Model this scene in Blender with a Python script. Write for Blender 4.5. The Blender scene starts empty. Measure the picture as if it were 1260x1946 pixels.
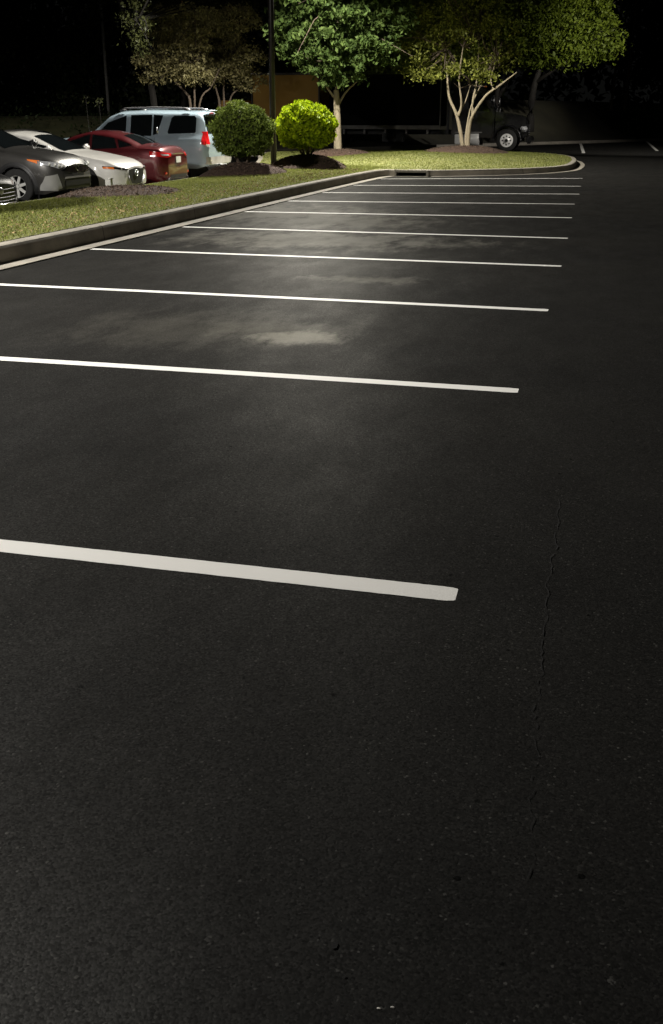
import bpy, bmesh, math, random
import numpy as np
from mathutils import Vector, Matrix
from mathutils.geometry import delaunay_2d_cdt
random.seed(7); rng = np.random.default_rng(11)
SC = bpy.context.scene
COL = SC.collection

# ---------------------------------------------------------------- camera
F_PX, PIT, YAW, ROLL, CAMZ = 1914.39, 0.371593, -0.245841, -0.00025, 1.4416
PW, PH = 1260.0, 1946.0
_cy, _sy, _cp, _sp = math.cos(YAW), math.sin(YAW), math.cos(PIT), math.sin(PIT)
FW = Vector((_sy*_cp, _cy*_cp, -_sp)); RT = Vector((_cy, -_sy, 0)); UP = RT.cross(FW)
cam_d = bpy.data.cameras.new('camera'); cam = bpy.data.objects.new('camera', cam_d); COL.objects.link(cam)
cam_d.sensor_fit = 'VERTICAL'; cam_d.sensor_height = 24.0; cam_d.lens = 24.0*F_PX/PH
cam_d.clip_start = 0.05; cam_d.clip_end = 1500
M3 = Matrix((RT, UP, -FW)).transposed()
cam.matrix_world = Matrix.Translation((0, 0, CAMZ)) @ M3.to_4x4()
SC.camera = cam
SC.render.resolution_x, SC.render.resolution_y = 663, 1024

def ray(px, py):
    return FW + RT*((px-PW/2)/F_PX) - UP*((py-PH/2)/F_PX)
def on_z(px, py, z=0.0):
    d = ray(px, py); t = (z-CAMZ)/d.z
    return Vector((d.x*t, d.y*t, z))
def on_y(px, py, y):
    d = ray(px, py); t = y/d.y
    return Vector((d.x*t, y, CAMZ+d.z*t))

# ---------------------------------------------------------------- world and lamps
world = bpy.data.worlds.new('World'); SC.world = world; world.use_nodes = True
bg = world.node_tree.nodes['Background']
bg.inputs[0].default_value = (0.60, 0.62, 0.58, 1); bg.inputs[1].default_value = 0.005
SC.view_settings.view_transform = 'Standard'; SC.view_settings.look = 'None'
SC.view_settings.exposure = 0.0; SC.view_settings.gamma = 1.0
LAMP_A = dict(energy=17500, color=(1.0, 0.945, 0.83), size=147, blend=0.18)
LAMP_B = dict(energy=18500, color=(1.0, 0.955, 0.885), size=154, blend=0.8)
LAMP_C = dict(energy=30000, color=(1.0, 0.93, 0.72), size=19, blend=0.9)
FILL_D = dict(energy=17000, color=(1.0, 0.94, 0.84), size=46, blend=0.9)
FILL_F = dict(energy=5000, color=(1.0, 0.92, 0.78), size=128, blend=0.35)
FILL_E = dict(energy=3200, color=(1.0, 0.93, 0.72), size=22, blend=0.9)

# ---------------------------------------------------------------- helpers
def link(o, parent=None):
    COL.objects.link(o)
    if parent: o.parent = parent
    return o
def tag(o, label=None, cat=None, group=None, kind=None):
    if label: o['label'] = label
    if cat: o['category'] = cat
    if group: o['group'] = group
    if kind: o['kind'] = kind
    return o
def thing(name, loc=(0, 0, 0), rz=0.0):
    o = bpy.data.objects.new(name, None); o.location = loc; o.rotation_euler = (0, 0, rz); o.empty_display_size = .2
    return link(o)
def mesh_obj(name, v, f, mat, parent=None, smooth=False):
    me = bpy.data.meshes.new(name); me.from_pydata([tuple(p) for p in v], [], f); me.update()
    if mat: me.materials.append(mat)
    if smooth:
        me.polygons.foreach_set('use_smooth', [True]*len(me.polygons))
    return link(bpy.data.objects.new(name, me), parent)
def np_mesh(name, V, Fa, mat, parent=None, smooth=False):
    """V (n,3); Fa (m,k)"""
    me = bpy.data.meshes.new(name); m, k = Fa.shape
    me.vertices.add(len(V)); me.vertices.foreach_set('co', V.astype(np.float32).ravel())
    me.loops.add(m*k); me.loops.foreach_set('vertex_index', Fa.astype(np.int32).ravel())
    me.polygons.add(m); me.polygons.foreach_set('loop_start', np.arange(0, m*k, k, dtype=np.int32))
    me.polygons.foreach_set('loop_total', np.full(m, k, dtype=np.int32))
    me.update(calc_edges=True); me.validate()
    if smooth: me.polygons.foreach_set('use_smooth', [True]*len(me.polygons))
    me.materials.append(mat)
    return link(bpy.data.objects.new(name, me), parent)

class MB:
    def __init__(s): s.v = []; s.f = []
    def add(s, v, f):
        n = len(s.v); s.v += [tuple(p) for p in v]; s.f += [tuple(i+n for i in q) for q in f]; return s
    def box(s, c, d, rz=0.0, bev=0.0):
        bm = bmesh.new(); bmesh.ops.create_cube(bm, size=1.0)
        for v in bm.verts: v.co = Vector((v.co.x*d[0], v.co.y*d[1], v.co.z*d[2]))
        if bev > 0: bmesh.ops.bevel(bm, geom=bm.edges[:], offset=bev, segments=2, affect='EDGES')
        R = Matrix.Rotation(rz, 3, 'Z')
        vs = [R @ v.co + Vector(c) for v in bm.verts]; bm.verts.index_update()
        fs = [[v.index for v in f.verts] for f in bm.faces]; bm.free()
        return s.add(vs, fs)
    def tube(s, pts, rad, n=10, cap=True):
        pts = [Vector(p) for p in pts]; rings = []
        for i, p in enumerate(pts):
            a = pts[max(i-1, 0)]; b = pts[min(i+1, len(pts)-1)]; t = (b-a).normalized()
            u = t.cross(Vector((0, 0, 1)))
            if u.length < 1e-3: u = Vector((1, 0, 0))
            u.normalize(); w = t.cross(u); r = rad[i] if hasattr(rad, '__len__') else rad
            rings.append([p+u*(r*math.cos(2*math.pi*k/n))+w*(r*math.sin(2*math.pi*k/n)) for k in range(n)])
        v = [q for r in rings for q in r]; f = []
        for i in range(len(pts)-1):
            for k in range(n):
                f.append((i*n+k, i*n+(k+1) % n, (i+1)*n+(k+1) % n, (i+1)*n+k))
        if cap: f.append(tuple(range(n))[::-1]); f.append(tuple((len(pts)-1)*n+k for k in range(n)))
        return s.add(v, f)
    def lathe(s, prof, axis, c, n=28):
        """prof: (r, h) along axis 'y' or 'z' or 'x'"""
        v = []; f = []
        for r, h in prof:
            for k in range(n):
                a = 2*math.pi*k/n; p, q = r*math.cos(a), r*math.sin(a)
                v.append({'y': (c[0]+p, c[1]+h, c[2]+q), 'z': (c[0]+p, c[1]+q, c[2]+h), 'x': (c[0]+h, c[1]+p, c[2]+q)}[axis])
        for i in range(len(prof)-1):
            for k in range(n): f.append((i*n+k, i*n+(k+1) % n, (i+1)*n+(k+1) % n, (i+1)*n+k))
        return s.add(v, f)
    def build(s, name, mat, parent=None, smooth=False): return mesh_obj(name, s.v, s.f, mat, parent, smooth)

# ---------------------------------------------------------------- materials
class NT:
    def __init__(s, name):
        s.m = bpy.data.materials.new(name); s.m.use_nodes = True; s.t = s.m.node_tree
        s.b = s.t.nodes['Principled BSDF']; s.out = s.t.nodes['Material Output']
    def n(s, typ, **k):
        o = s.t.nodes.new(typ)
        for a, b in k.items():
            if a.startswith('i_'): o.inputs[a[2:].replace('_', ' ')].default_value = b
            else: setattr(o, a, b)
        return o
    def l(s, a, b): s.t.links.new(a, b)
    def coord(s, scale=None):
        c = s.n('ShaderNodeTexCoord').outputs['Object']
        if scale is None: return c
        m = s.n('ShaderNodeMapping'); m.inputs['Scale'].default_value = scale; s.l(c, m.inputs['Vector']); return m.outputs[0]
    def noise(s, vec, scale, detail=4, rough=.55):
        o = s.n('ShaderNodeTexNoise'); o.inputs['Scale'].default_value = scale; o.inputs['Detail'].default_value = detail
        o.inputs['Roughness'].default_value = rough; s.l(vec, o.inputs['Vector']); return o.outputs['Fac']
    def ramp(s, fac, stops):
        o = s.n('ShaderNodeValToRGB'); e = o.color_ramp.elements
        while len(e) < len(stops): e.new(.5)
        for q, (p, c) in zip(e, stops): q.position = p; q.color = c if len(c) == 4 else (*c, 1)
        s.l(fac, o.inputs[0]); return o.outputs[0]
    def math(s, op, a, b=None, c=None):
        o = s.n('ShaderNodeMath', operation=op)
        for i, x in enumerate((a, b, c)):
            if x is None: continue
            if isinstance(x, (int, float)): o.inputs[i].default_value = x
            else: s.l(x, o.inputs[i])
        return o.outputs[0]
    def mix(s, fac, a, b):
        o = s.n('ShaderNodeMix', data_type='RGBA')
        if isinstance(fac, (int, float)): o.inputs[0].default_value = fac
        else: s.l(fac, o.inputs[0])
        for i, x in ((6, a), (7, b)):
            if isinstance(x, tuple): o.inputs[i].default_value = (*x[:3], 1)
            else: s.l(x, o.inputs[i])
        return o.outputs[2]
    def bump(s, h, st=.3, dist=.01):
        o = s.n('ShaderNodeBump'); o.inputs['Strength'].default_value = st; o.inputs['Distance'].default_value = dist
        s.l(h, o.inputs['Height']); s.l(o.outputs[0], s.b.inputs['Normal'])
    def set(s, **k):
        for a, b in k.items():
            i = s.b.inputs[a.replace('_', ' ')]
            if isinstance(b, (int, float)): i.default_value = b
            elif isinstance(b, tuple): i.default_value = (*b, 1) if len(b) == 3 else b
            else: s.l(b, i)
        return s

def m_plain(name, col, rough=.5, metal=0.0, var=.12, vs=6.0, coat=0.0, spec=.5):
    t = NT(name); c = t.coord(); nz = t.noise(c, vs, 5)
    lo = tuple(x*(1-var) for x in col); hi = tuple(min(1, x*(1+var)) for x in col)
    t.set(Base_Color=t.ramp(nz, [(.3, lo), (.7, hi)]), Roughness=rough, Metallic=metal)
    t.b.inputs['Coat Weight'].default_value = coat; t.b.inputs['Coat Roughness'].default_value = .06
    t.b.inputs['Specular IOR Level'].default_value = spec
    return t.m
def m_emit(name, col, st):
    t = NT(name); t.set(Base_Color=(.02, .02, .02), Emission_Color=col, Emission_Strength=st); return t.m

def m_asphalt():
    t = NT('asphalt'); c = t.coord()
    big = t.noise(c, .35, 3); mid = t.noise(c, 3.0, 5); fine = t.noise(c, 120, 3, .7); vf = t.noise(c, 420, 2, .6)
    vo = t.n('ShaderNodeTexVoronoi'); vo.inputs['Scale'].default_value = 190; t.l(c, vo.inputs['Vector'])
    # stones of the aggregate, each with its own grey
    rr2 = t.n('ShaderNodeSeparateColor'); t.l(vo.outputs['Color'], rr2.inputs[0])
    stone = t.ramp(rr2.outputs[0], [(0, (.007, .007, .0068)), (.6, (.0125, .0123, .0117)), (.96, (.0195, .019, .018)), (.99, (.03, .029, .0275)), (1, (.065, .064, .06))])
    base = t.mix(t.ramp(mid, [(.35, (0, 0, 0)), (.7, (.35, .35, .35))]), stone, (.0095, .0093, .0089))
    # a few pits
    vp = t.n('ShaderNodeTexVoronoi'); vp.inputs['Scale'].default_value = 9; t.l(c, vp.inputs['Vector'])
    rr = t.n('ShaderNodeSeparateColor'); t.l(vp.outputs['Color'], rr.inputs[0])
    pitr = t.math('MULTIPLY', t.math('GREATER_THAN', rr.outputs[0], .55), t.math('LESS_THAN', t.math('ADD', vp.outputs['Distance'], t.math('MULTIPLY', vf, .06)), .105))
    base = t.mix(pitr, base, (.001, .001, .001))
    # pale dusty worn patches, and wide ones painting the lamp glow into the colour
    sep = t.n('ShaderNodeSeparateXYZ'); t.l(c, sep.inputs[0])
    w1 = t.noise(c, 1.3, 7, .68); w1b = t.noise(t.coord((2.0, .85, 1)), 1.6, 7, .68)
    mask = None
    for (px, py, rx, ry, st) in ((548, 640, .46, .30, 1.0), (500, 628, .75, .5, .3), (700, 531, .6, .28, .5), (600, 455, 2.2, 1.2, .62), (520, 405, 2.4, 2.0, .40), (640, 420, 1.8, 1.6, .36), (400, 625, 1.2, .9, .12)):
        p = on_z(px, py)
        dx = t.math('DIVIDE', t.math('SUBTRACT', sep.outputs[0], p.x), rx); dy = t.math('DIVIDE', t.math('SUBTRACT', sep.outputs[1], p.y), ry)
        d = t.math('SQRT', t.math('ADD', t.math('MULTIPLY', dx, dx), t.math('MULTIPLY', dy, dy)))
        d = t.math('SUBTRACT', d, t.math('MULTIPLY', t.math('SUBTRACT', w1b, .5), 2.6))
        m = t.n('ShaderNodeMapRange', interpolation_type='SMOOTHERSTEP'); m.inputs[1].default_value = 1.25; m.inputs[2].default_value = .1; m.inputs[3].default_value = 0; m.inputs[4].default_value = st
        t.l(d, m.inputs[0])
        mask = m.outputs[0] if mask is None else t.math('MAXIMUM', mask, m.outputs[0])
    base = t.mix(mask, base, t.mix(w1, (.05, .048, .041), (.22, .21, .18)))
    tint = t.mix(t.ramp(big, [(.35, (0, 0, 0)), (.65, (1, 1, 1))]), (.86, .87, .88), (1.13, 1.12, 1.08))
    mu = t.n('ShaderNodeMix', data_type='RGBA', blend_type='MULTIPLY'); mu.inputs[0].default_value = 1
    t.l(base, mu.inputs[6]); t.l(tint, mu.inputs[7])
    t.set(Base_Color=mu.outputs[2], Roughness=t.ramp(t.noise(c, .8, 5, .6), [(.3, (.44,)*3), (.7, (.62,)*3)]))
    t.b.inputs['Specular IOR Level'].default_value = .045
    h = t.math('ADD', t.math('MULTIPLY', vo.outputs['Distance'], -.8), t.math('ADD', t.math('MULTIPLY', fine, .8), t.math('MULTIPLY', pitr, -3.0)))
    bp_ = t.n('ShaderNodeBump'); bp_.inputs['Strength'].default_value = .25; bp_.inputs['Distance'].default_value = .0012; t.l(h, bp_.inputs['Height'])
    df = t.n('ShaderNodeBsdfDiffuse'); t.l(mu.outputs[2], df.inputs[0]); gl = t.n('ShaderNodeBsdfGlossy'); gl.inputs['Roughness'].default_value = .47
    t.l(bp_.outputs[0], df.inputs['Normal']); t.l(bp_.outputs[0], gl.inputs['Normal'])
    t.l(t.mix(rr2.outputs[1], (.35, .35, .34), (1, 1, .97)), gl.inputs[0])
    mxs = t.n('ShaderNodeMixShader'); t.l(t.math('MULTIPLY', t.ramp(w1b, [(.3, (.45,)*3), (.7, (1,)*3)]), .044), mxs.inputs[0])
    t.l(df.outputs[0], mxs.inputs[1]); t.l(gl.outputs[0], mxs.inputs[2]); t.l(mxs.outputs[0], t.out.inputs[0])
    return t.m
def m_paint_line():
    t = NT('road_paint'); c = t.coord(); a = t.noise(c, 22, 6, .7); b = t.noise(c, 2.0, 3)
    worn = t.ramp(a, [(.24, (1, 1, 1)), (.34, (0, 0, 0))])
    t.set(Base_Color=t.mix(worn, t.mix(b, (.68, .675, .65), (.58, .575, .55)), (.2, .19, .17)), Roughness=.6)
    t.bump(t.noise(c, 110, 3), .35, .003); return t.m
def m_concrete(name, col=(.42, .39, .33)):
    t = NT(name); c = t.coord(); a = t.noise(c, 1.6, 7, .65); b = t.noise(c, 40, 4, .7)
    base = t.ramp(a, [(.3, tuple(x*.6 for x in col)), (.55, col), (.8, tuple(x*1.15 for x in col))])
    base = t.mix(t.ramp(b, [(.55, (0, 0, 0)), (.75, (.5, .5, .5))]), base, tuple(x*.45 for x in col))
    sp = t.n('ShaderNodeSeparateXYZ'); t.l(c, sp.inputs[0]); fr = t.math('FRACT', t.math('MULTIPLY', sp.outputs[1], .33)); base = t.mix(t.math('LESS_THAN', fr, .005), base, tuple(x*.12 for x in col))
    t.set(Base_Color=base, Roughness=.85); t.bump(b, .4, .006); return t.m
def m_leaf(name, lo, hi, rough=.55, trans=.35, spec=.3):
    t = NT(name); g = t.n('ShaderNodeNewGeometry'); r = g.outputs['Random Per Island']
    col = t.ramp(r, [(0, lo), (1, hi)])
    nz = t.noise(t.coord(), .9, 3)
    col = t.mix(t.ramp(nz, [(.35, (0, 0, 0)), (.7, (.7, .7, .7))]), col, tuple(a*.65+b*.1 for a, b in zip(lo, hi)))
    t.set(Base_Color=col, Roughness=rough); t.b.inputs['Specular IOR Level'].default_value = spec
    tr = t.n('ShaderNodeBsdfTranslucent'); t.l(col, tr.inputs[0]); mx = t.n('ShaderNodeMixShader'); mx.inputs[0].default_value = trans
    t.l(t.b.outputs[0], mx.inputs[1]); t.l(tr.outputs[0], mx.inputs[2]); t.l(mx.outputs[0], t.out.inputs[0])
    return t.m
def m_bark(name, col):
    t = NT(name); c = t.coord((1, 1, .25)); a = t.noise(c, 14, 6, .7)
    t.set(Base_Color=t.ramp(a, [(.3, tuple(x*.5 for x in col)), (.65, col)]), Roughness=.85); t.bump(a, .5, .02); return t.m
def m_carpaint(name, col, metal=.6, rough=.32, flake=True):
    t = NT(name); c = t.coord(); a = t.noise(c, 900, 2); d = t.noise(c, 2.2, 5)
    t.set(Base_Color=t.mix(t.ramp(d, [(.3, (0, 0, 0)), (.8, (.35, .35, .35))]), col, tuple(x*.72 for x in col)), Metallic=metal,
          Roughness=t.ramp(a, [(.3, (rough*.85,)*3), (.7, (rough*1.2,)*3)]))
    t.b.inputs['Coat Weight'].default_value = .9; t.b.inputs['Coat Roughness'].default_value = .08
    return t.m

MT = dict(
    asphalt=m_asphalt(), line=m_paint_line(), conc=m_concrete('concrete', (.25, .23, .19)), conc2=m_concrete('old_concrete', (.24, .22, .19)), disc=m_plain('polished_disc', (.85, .85, .84), .3, .1, .03),
    metal_dark=m_plain('dark_bronze_metal', (.018, .016, .016), .45, .5), grey_metal=m_plain('grey_metal', (.16, .16, .17), .5, .3),
    pole_grey=m_plain('weathered_pole_grey', (.16, .16, .16), .6), chrome=m_plain('chrome', (.6, .6, .61), .28, 1.0, .03), rim=m_plain('wheel_alloy', (.62, .62, .6), .4, .25, .05),
    rubber=m_plain('tyre_rubber', (.012, .012, .012), .85, 0, .2, 20), black=m_plain('black_plastic', (.012, .012, .013), .5, 0, .1),
    gloss=m_plain('gloss_black', (.008, .008, .009), .15, 0, .1, coat=.5), liner=m_plain('arch_liner', (.003, .003, .003), .95, 0, .1),
    glass=m_plain('tinted_glass', (.006, .008, .009), .06, 0, .1, spec=.6), lens=m_plain('lamp_lens', (.55, .56, .58), .12, .3, .05, coat=1),
    red_lens=m_plain('red_lens', (.55, .012, .015), .15, 0, .05, coat=1), amber=m_plain('amber_lens', (.9, .22, .03), .2, 0, .05, coat=1),
    plate=m_plain('number_plate', (.65, .65, .62), .5, 0, .15, 30), seat=m_plain('seat_cloth', (.12, .11, .1), .9),
    yellow=m_plain('yellow_box_paint', (.26, .14, .01), .55, 0, .15, 1.2), truck=m_carpaint('black_truck_paint', (.008, .008, .009), .2, .3),
    truck_box=m_plain('black_box_panel', (.003, .003, .003), .6, 0, .2, 1.0, spec=.1), rail=m_plain('satin_silver_trim', (.32, .32, .31), .45, .3, .05), skirt=m_plain('grey_side_rail', (.30, .29, .28), .6, .1, .3, 3),
    bush_core_shade=m_plain('bush_core_shade', (.03, .027, .018), .95, 0, .3, 2), hedge=m_leaf('hedge_leaves', (.02, .034, .012), (.05, .08, .024)),
)

# ---------------------------------------------------------------- ground
def sm(a, b, x):
    t = min(1, max(0, (x-a)/(b-a))); return t*t*(3-2*t)
def lot_z(x, y):
    k = 1-sm(46, 54, y)
    return -(.20*sm(-9.0, -10.8, x) + .10*sm(-10.8, -12.2, x))*k
def grid_sheet(name, xs, ys, zf, mat):
    V = np.array([(x, y, zf(x, y)) for y in ys for x in xs]); nx = len(xs)
    F = np.array([(j*nx+i, j*nx+i+1, (j+1)*nx+i+1, (j+1)*nx+i) for j in range(len(ys)-1) for i in range(nx-1)])
    return np_mesh(name, V, F, mat, smooth=True)
t_ = NT('earth'); a_ = t_.noise(t_.coord(), .6, 7, .7)
t_.set(Base_Color=t_.ramp(a_, [(.3, (.012, .014, .006)), (.7, (.035, .035, .018))]), Roughness=.95); EARTH = t_.m
g = mesh_obj('ground', [(-700, -700, -.8), (700, -700, -.8), (700, 700, -.8), (-700, 700, -.8)], [(0, 1, 2, 3)], EARTH); tag(g, kind='structure')
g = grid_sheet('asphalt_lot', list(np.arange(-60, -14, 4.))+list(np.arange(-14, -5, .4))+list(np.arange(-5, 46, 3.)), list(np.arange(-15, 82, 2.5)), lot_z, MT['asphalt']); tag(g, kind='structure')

# island outline (front face of the kerb), counter-clockwise from near left
PATH_A = [(-6.35, -6), (-6.22, 2), (-6.10, 9), (-6.0, 14), (-5.93, 18.5), (-5.86, 22.5), (-5.74, 27.0), (-5.58, 28.25), (-5.36, 28.42)]
PATH_B = [(-4.42, 28.46), (-3.6, 28.95), (-2.5, 29.85), (-1.75, 30.7), (-1.2, 31.75), (-.86, 33.0), (-.74, 34.8), (-.74, 37.5), (-.95, 40.2),
          (-1.5, 42.6), (-2.6, 44.6), (-4.6, 46.0), (-7.5, 46.6), (-11, 46.4), (-13, 45.2), (-13.6, 43), (-13.0, 40), (-11.9, 36.5), (-11.1, 33), (-10.75, 29),
          (-10.7, 22), (-10.75, 14), (-10.8, 6), (-10.8, -6)]
POLY = PATH_A+[(-4.9, 28.43)]+PATH_B
def isl_z(x, y):
    base = .155 - .19*sm(-8.3, -10.7, x)*(1-sm(30, 40, y))
    crown = .10*math.exp(-((x+7.6)/1.5)**2)*(1-sm(26, 32, y)) + .17*math.exp(-((x+5.8)/3.2)**2-((y-38.5)/5.5)**2)
    return base+crown
def smooth_path(p, n=6):
    out = []
    for i in range(len(p)-1):
        p0 = p[max(i-1, 0)]; p1 = p[i]; p2 = p[i+1]; p3 = p[min(i+2, len(p)-1)]
        for k in range(n):
            t = k/n
            out.append(tuple(.5*((2*p1[j])+(-p0[j]+p2[j])*t+(2*p0[j]-5*p1[j]+4*p2[j]-p3[j])*t*t+(-p0[j]+3*p1[j]-3*p2[j]+p3[j])*t**3) for j in (0, 1)))
    out.append(p[-1]); return out
def kerb(name, path, inward=1):
    P = smooth_path(path); prof = [(.27, -.10), (.27, .0), (.255, .02)]  # placeholder
    # offsets: + = towards asphalt ; (offset, height above road)
    prof = [(-.19, -.2), (-.19, .148), (-.172, .158), (-.05, .160), (-.018, .150), (-.004, .125), (.012, .0), (.022, .008), (.27, .014), (.275, -.2)]
    v = []; f = []; n = len(prof)
    for i, p in enumerate(P):
        a = Vector(P[max(i-1, 0)]); b = Vector(P[min(i+1, len(P)-1)]); t = (b-a).normalized(); nr = Vector((t.y, -t.x))
        zb = lot_z(p[0]+nr.x*.3, p[1]+nr.y*.3)
        zt = isl_z(p[0], p[1])+.005
        for (o, h) in prof:
            z = zb+h if h < .1 else max(zt, zb+.05)+(h-.16)
            v.append((p[0]+nr.x*o, p[1]+nr.y*o, z))
    for i in range(len(P)-1):
        for k in range(n-1): f.append((i*n+k, i*n+k+1, (i+1)*n+k+1, (i+1)*n+k))
    f.append(tuple(range(n))); f.append(tuple((len(P)-1)*n+k for k in range(n))[::-1])
    return mesh_obj(name, v, f, MT['conc'], smooth=False)
k1 = kerb('kerb', PATH_A); tag(k1, kind='structure'); k2 = kerb('kerb', PATH_B); tag(k2, kind='structure')

def inside(x, y, P):
    c = False; j = len(P)-1
    for i in range(len(P)):
        if (P[i][1] > y) != (P[j][1] > y) and x < (P[j][0]-P[i][0])*(y-P[i][1])/(P[j][1]-P[i][1])+P[i][0]: c = not c
        j = i
    return c
SP = smooth_path(PATH_A)+[(-4.9, 28.43)]+smooth_path(PATH_B)
def inset(P, d):
    out = []
    for i, p in enumerate(P):
        a = Vector(P[i-1]); b = Vector(P[(i+1) % len(P)]); t = (b-a).normalized(); out.append((p[0]-t.y*d, p[1]+t.x*d))
    return out
INS = inset(SP, .178)
t_ = NT('turf'); c_ = t_.coord(); a_ = t_.noise(c_, 1.1, 6, .7); b_ = t_.noise(c_, 26, 5, .7)
cc = t_.ramp(a_, [(.32, (.11, .13, .035)), (.55, (.17, .18, .055)), (.75, (.22, .205, .08))])
t_.set(Base_Color=t_.mix(t_.ramp(b_, [(.4, (0, 0, 0)), (.7, (.5, .5, .5))]), cc, (.10, .085, .035)), Roughness=.9); t_.bump(b_, .8, .04); TURF = t_.m
pts = [Vector(p) for p in INS]; nb = len(pts)
for yy in np.arange(-6, 47, .45):
    for xx in np.arange(-14, 0, .45):
        if inside(xx, yy, INS) and min((Vector((xx, yy))-q).length for q in pts[:nb]) > .25: pts.append(Vector((xx+random.uniform(-.08, .08), yy+random.uniform(-.08, .08))))
r_ = delaunay_2d_cdt(pts, [(i, (i+1) % nb) for i in range(nb)], [], 1, 1e-4)
turf = mesh_obj('island_turf', [(p.x, p.y, isl_z(p.x, p.y)) for p in r_[0]], [tuple(f) for f in r_[2]], TURF, smooth=True); tag(turf, kind='structure')

MOUNDS = []   # (x, y, rx, ry, h)
def ground_z(x, y):
    z = isl_z(x, y)
    for (mx, my, rx, ry, h) in MOUNDS:
        d = ((x-mx)/rx)**2+((y-my)/ry)**2
        if d < 1: z = max(z, isl_z(mx, my)+h*(1-d)**.8)
    return z
t_ = NT('mulch'); c_ = t_.coord(); a_ = t_.noise(c_, 30, 6, .75); b_ = t_.noise(c_, 3, 3)
MULCH = t_.set(Base_Color=t_.mix(b_, t_.ramp(a_, [(.35, (.03, .017, .011)), (.55, (.10, .058, .040)), (.75, (.21, .14, .10))]), (.09, .055, .04)), Roughness=.95).m; t_.bump(a_, .9, .05)
t_ = NT('bark_chip'); gg = t_.n('ShaderNodeNewGeometry')
CHIP = t_.set(Base_Color=t_.ramp(gg.outputs['Random Per Island'], [(0, (.045, .030, .022)), (.6, (.09, .059, .038)), (1, (.15, .105, .07))]), Roughness=.9).m
def chips(n, fx, size, mat, name, parent=None, flat=.6):
    """little randomly turned flat slivers; fx() -> (x, y, z)"""
    C = np.array([fx() for _ in range(n)]); a = rng.normal(size=(n, 3)); a[:, 2] *= flat; a /= np.linalg.norm(a, axis=1)[:, None]
    b = np.cross(a, rng.normal(size=(n, 3))); b /= np.linalg.norm(b, axis=1)[:, None]
    s = size*rng.uniform(.5, 1.4, (n, 1)); w = s*rng.uniform(.25, .5, (n, 1))
    V = np.stack([C-a*s, C+b*w, C+a*s, C-b*w], 1).reshape(-1, 3); F = np.arange(4*n).reshape(n, 4)
    return np_mesh(name, V, F, mat, parent)
def mound(x, y, rx, ry, h, label, nch=2200):
    MOUNDS.append((x, y, rx, ry, h)); z0 = isl_z(x, y)
    root = thing('mulch_bed', (x, y, z0)); tag(root, label, 'mulch bed', 'mulch beds along the grass island')
    v = [(0, 0, h)]; f = []; NR, NA = 14, 48; ph = random.random()*9
    for i in range(1, NR+1):
        for k in range(NA):
            r = i/NR; an = 2*math.pi*k/NA
            e = 1+.05*math.sin(3*an+ph)+.03*math.sin(7*an)
            px_, py_ = rx*r*e*math.cos(an), ry*r*e*math.sin(an)
            zz = h*(1-r*r)**.8+random.uniform(-.018, .018)*(r < .98)
            zz = zz+(isl_z(x+px_, y+py_)-z0)*r - (.03 if i == NR else 0)
            v.append((px_, py_, zz))
    for k in range(NA): f.append((0, 1+k, 1+(k+1) % NA))
    for i in range(NR-1):
        for k in range(NA): f.append((1+i*NA+k, 1+i*NA+(k+1) % NA, 1+(i+1)*NA+(k+1) % NA, 1+(i+1)*NA+k))
    mesh_obj('mound', v, f, MULCH, root, smooth=True)
    def fx():
        r = math.sqrt(random.random())*1.03; an = random.uniform(0, 6.283); q = min(r, .999)
        px_, py_ = rx*r*math.cos(an), ry*r*math.sin(an)
        return (px_, py_, h*(1-q*q)**.8+(isl_z(x+px_, y+py_)-z0)*q+.012)
    o = chips(nch, fx, .024, CHIP, 'bark_chips', root, .5); o['kind'] = 'stuff'
    return root
P_B1 = on_z(463, 318, .38); P_B2 = on_z(583, 300, .48); P_TR = on_z(642, 284, .38); P_MY = on_z(885, 280, .45); P_M0 = on_z(222, 369, .22)
print('B1', P_B1, 'B2', P_B2, 'TR', P_TR, 'MY', P_MY, 'M0', P_M0)
mound(P_M0.x, P_M0.y, 1.05, 1.35, .10, 'low bare mulch bed in front of the white hatchback', 1600)
mound(P_B1.x, P_B1.y, .98, 1.55, .24, 'shaded mulch bed under the dark olive bush')
mound(P_B2.x, P_B2.y, 1.05, 1.6, .32, 'black shadowed mulch bed under the bright lime green bush')
mound(P_TR.x, P_TR.y, 1.15, 2.2, .2, 'pinkish mulch bed round the single trunk tree')
mound(P_MY.x, P_MY.y, 1.6, 2.4, .22, 'wide mulch bed under the multi stemmed myrtle')
P_OFF = Vector((-8.75, 12.3, .2))
mound(P_OFF.x, P_OFF.y, .9, 1.2, .2, 'mulch bed just past the left edge of the picture', 600)

# grass blades
def blades(n, hgt, name, mat, region, lean=.5, brown=False):
    C = []
    while len(C) < n:
        x, y = region()
        if not inside(x, y, INS): continue
        if any(((x-m[0])/m[2])**2+((y-m[1])/m[3])**2 < .93 for m in MOUNDS): continue
        C.append((x, y, isl_z(x, y)-.004))
    C = np.array(C); an = rng.uniform(0, 6.28, n); L = rng.normal(size=(n, 2))*lean*hgt
    h = hgt*rng.uniform(.5, 1.3, n); w = .006+.006*rng.random(n)
    dx = np.stack([np.cos(an)*w, np.sin(an)*w, np.zeros(n)], 1)
    tip = C+np.stack([L[:, 0], L[:, 1], h], 1)
    V = np.stack([C-dx, C+dx, tip], 1).reshape(-1, 3)
    o = np_mesh(name, V, np.arange(3*n).reshape(n, 3), mat); return o
GR = m_leaf('grass_blade', (.175, .205, .05), (.29, .30, .10), .7, .45, .05)
o = blades(95000, .036, 'grass', GR, lambda: (random.uniform(-10.8, -5.9), random.uniform(8, 30)), .6); tag(o, 'short dry green grass on the near strip of the island', 'grass', kind='stuff')
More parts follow.
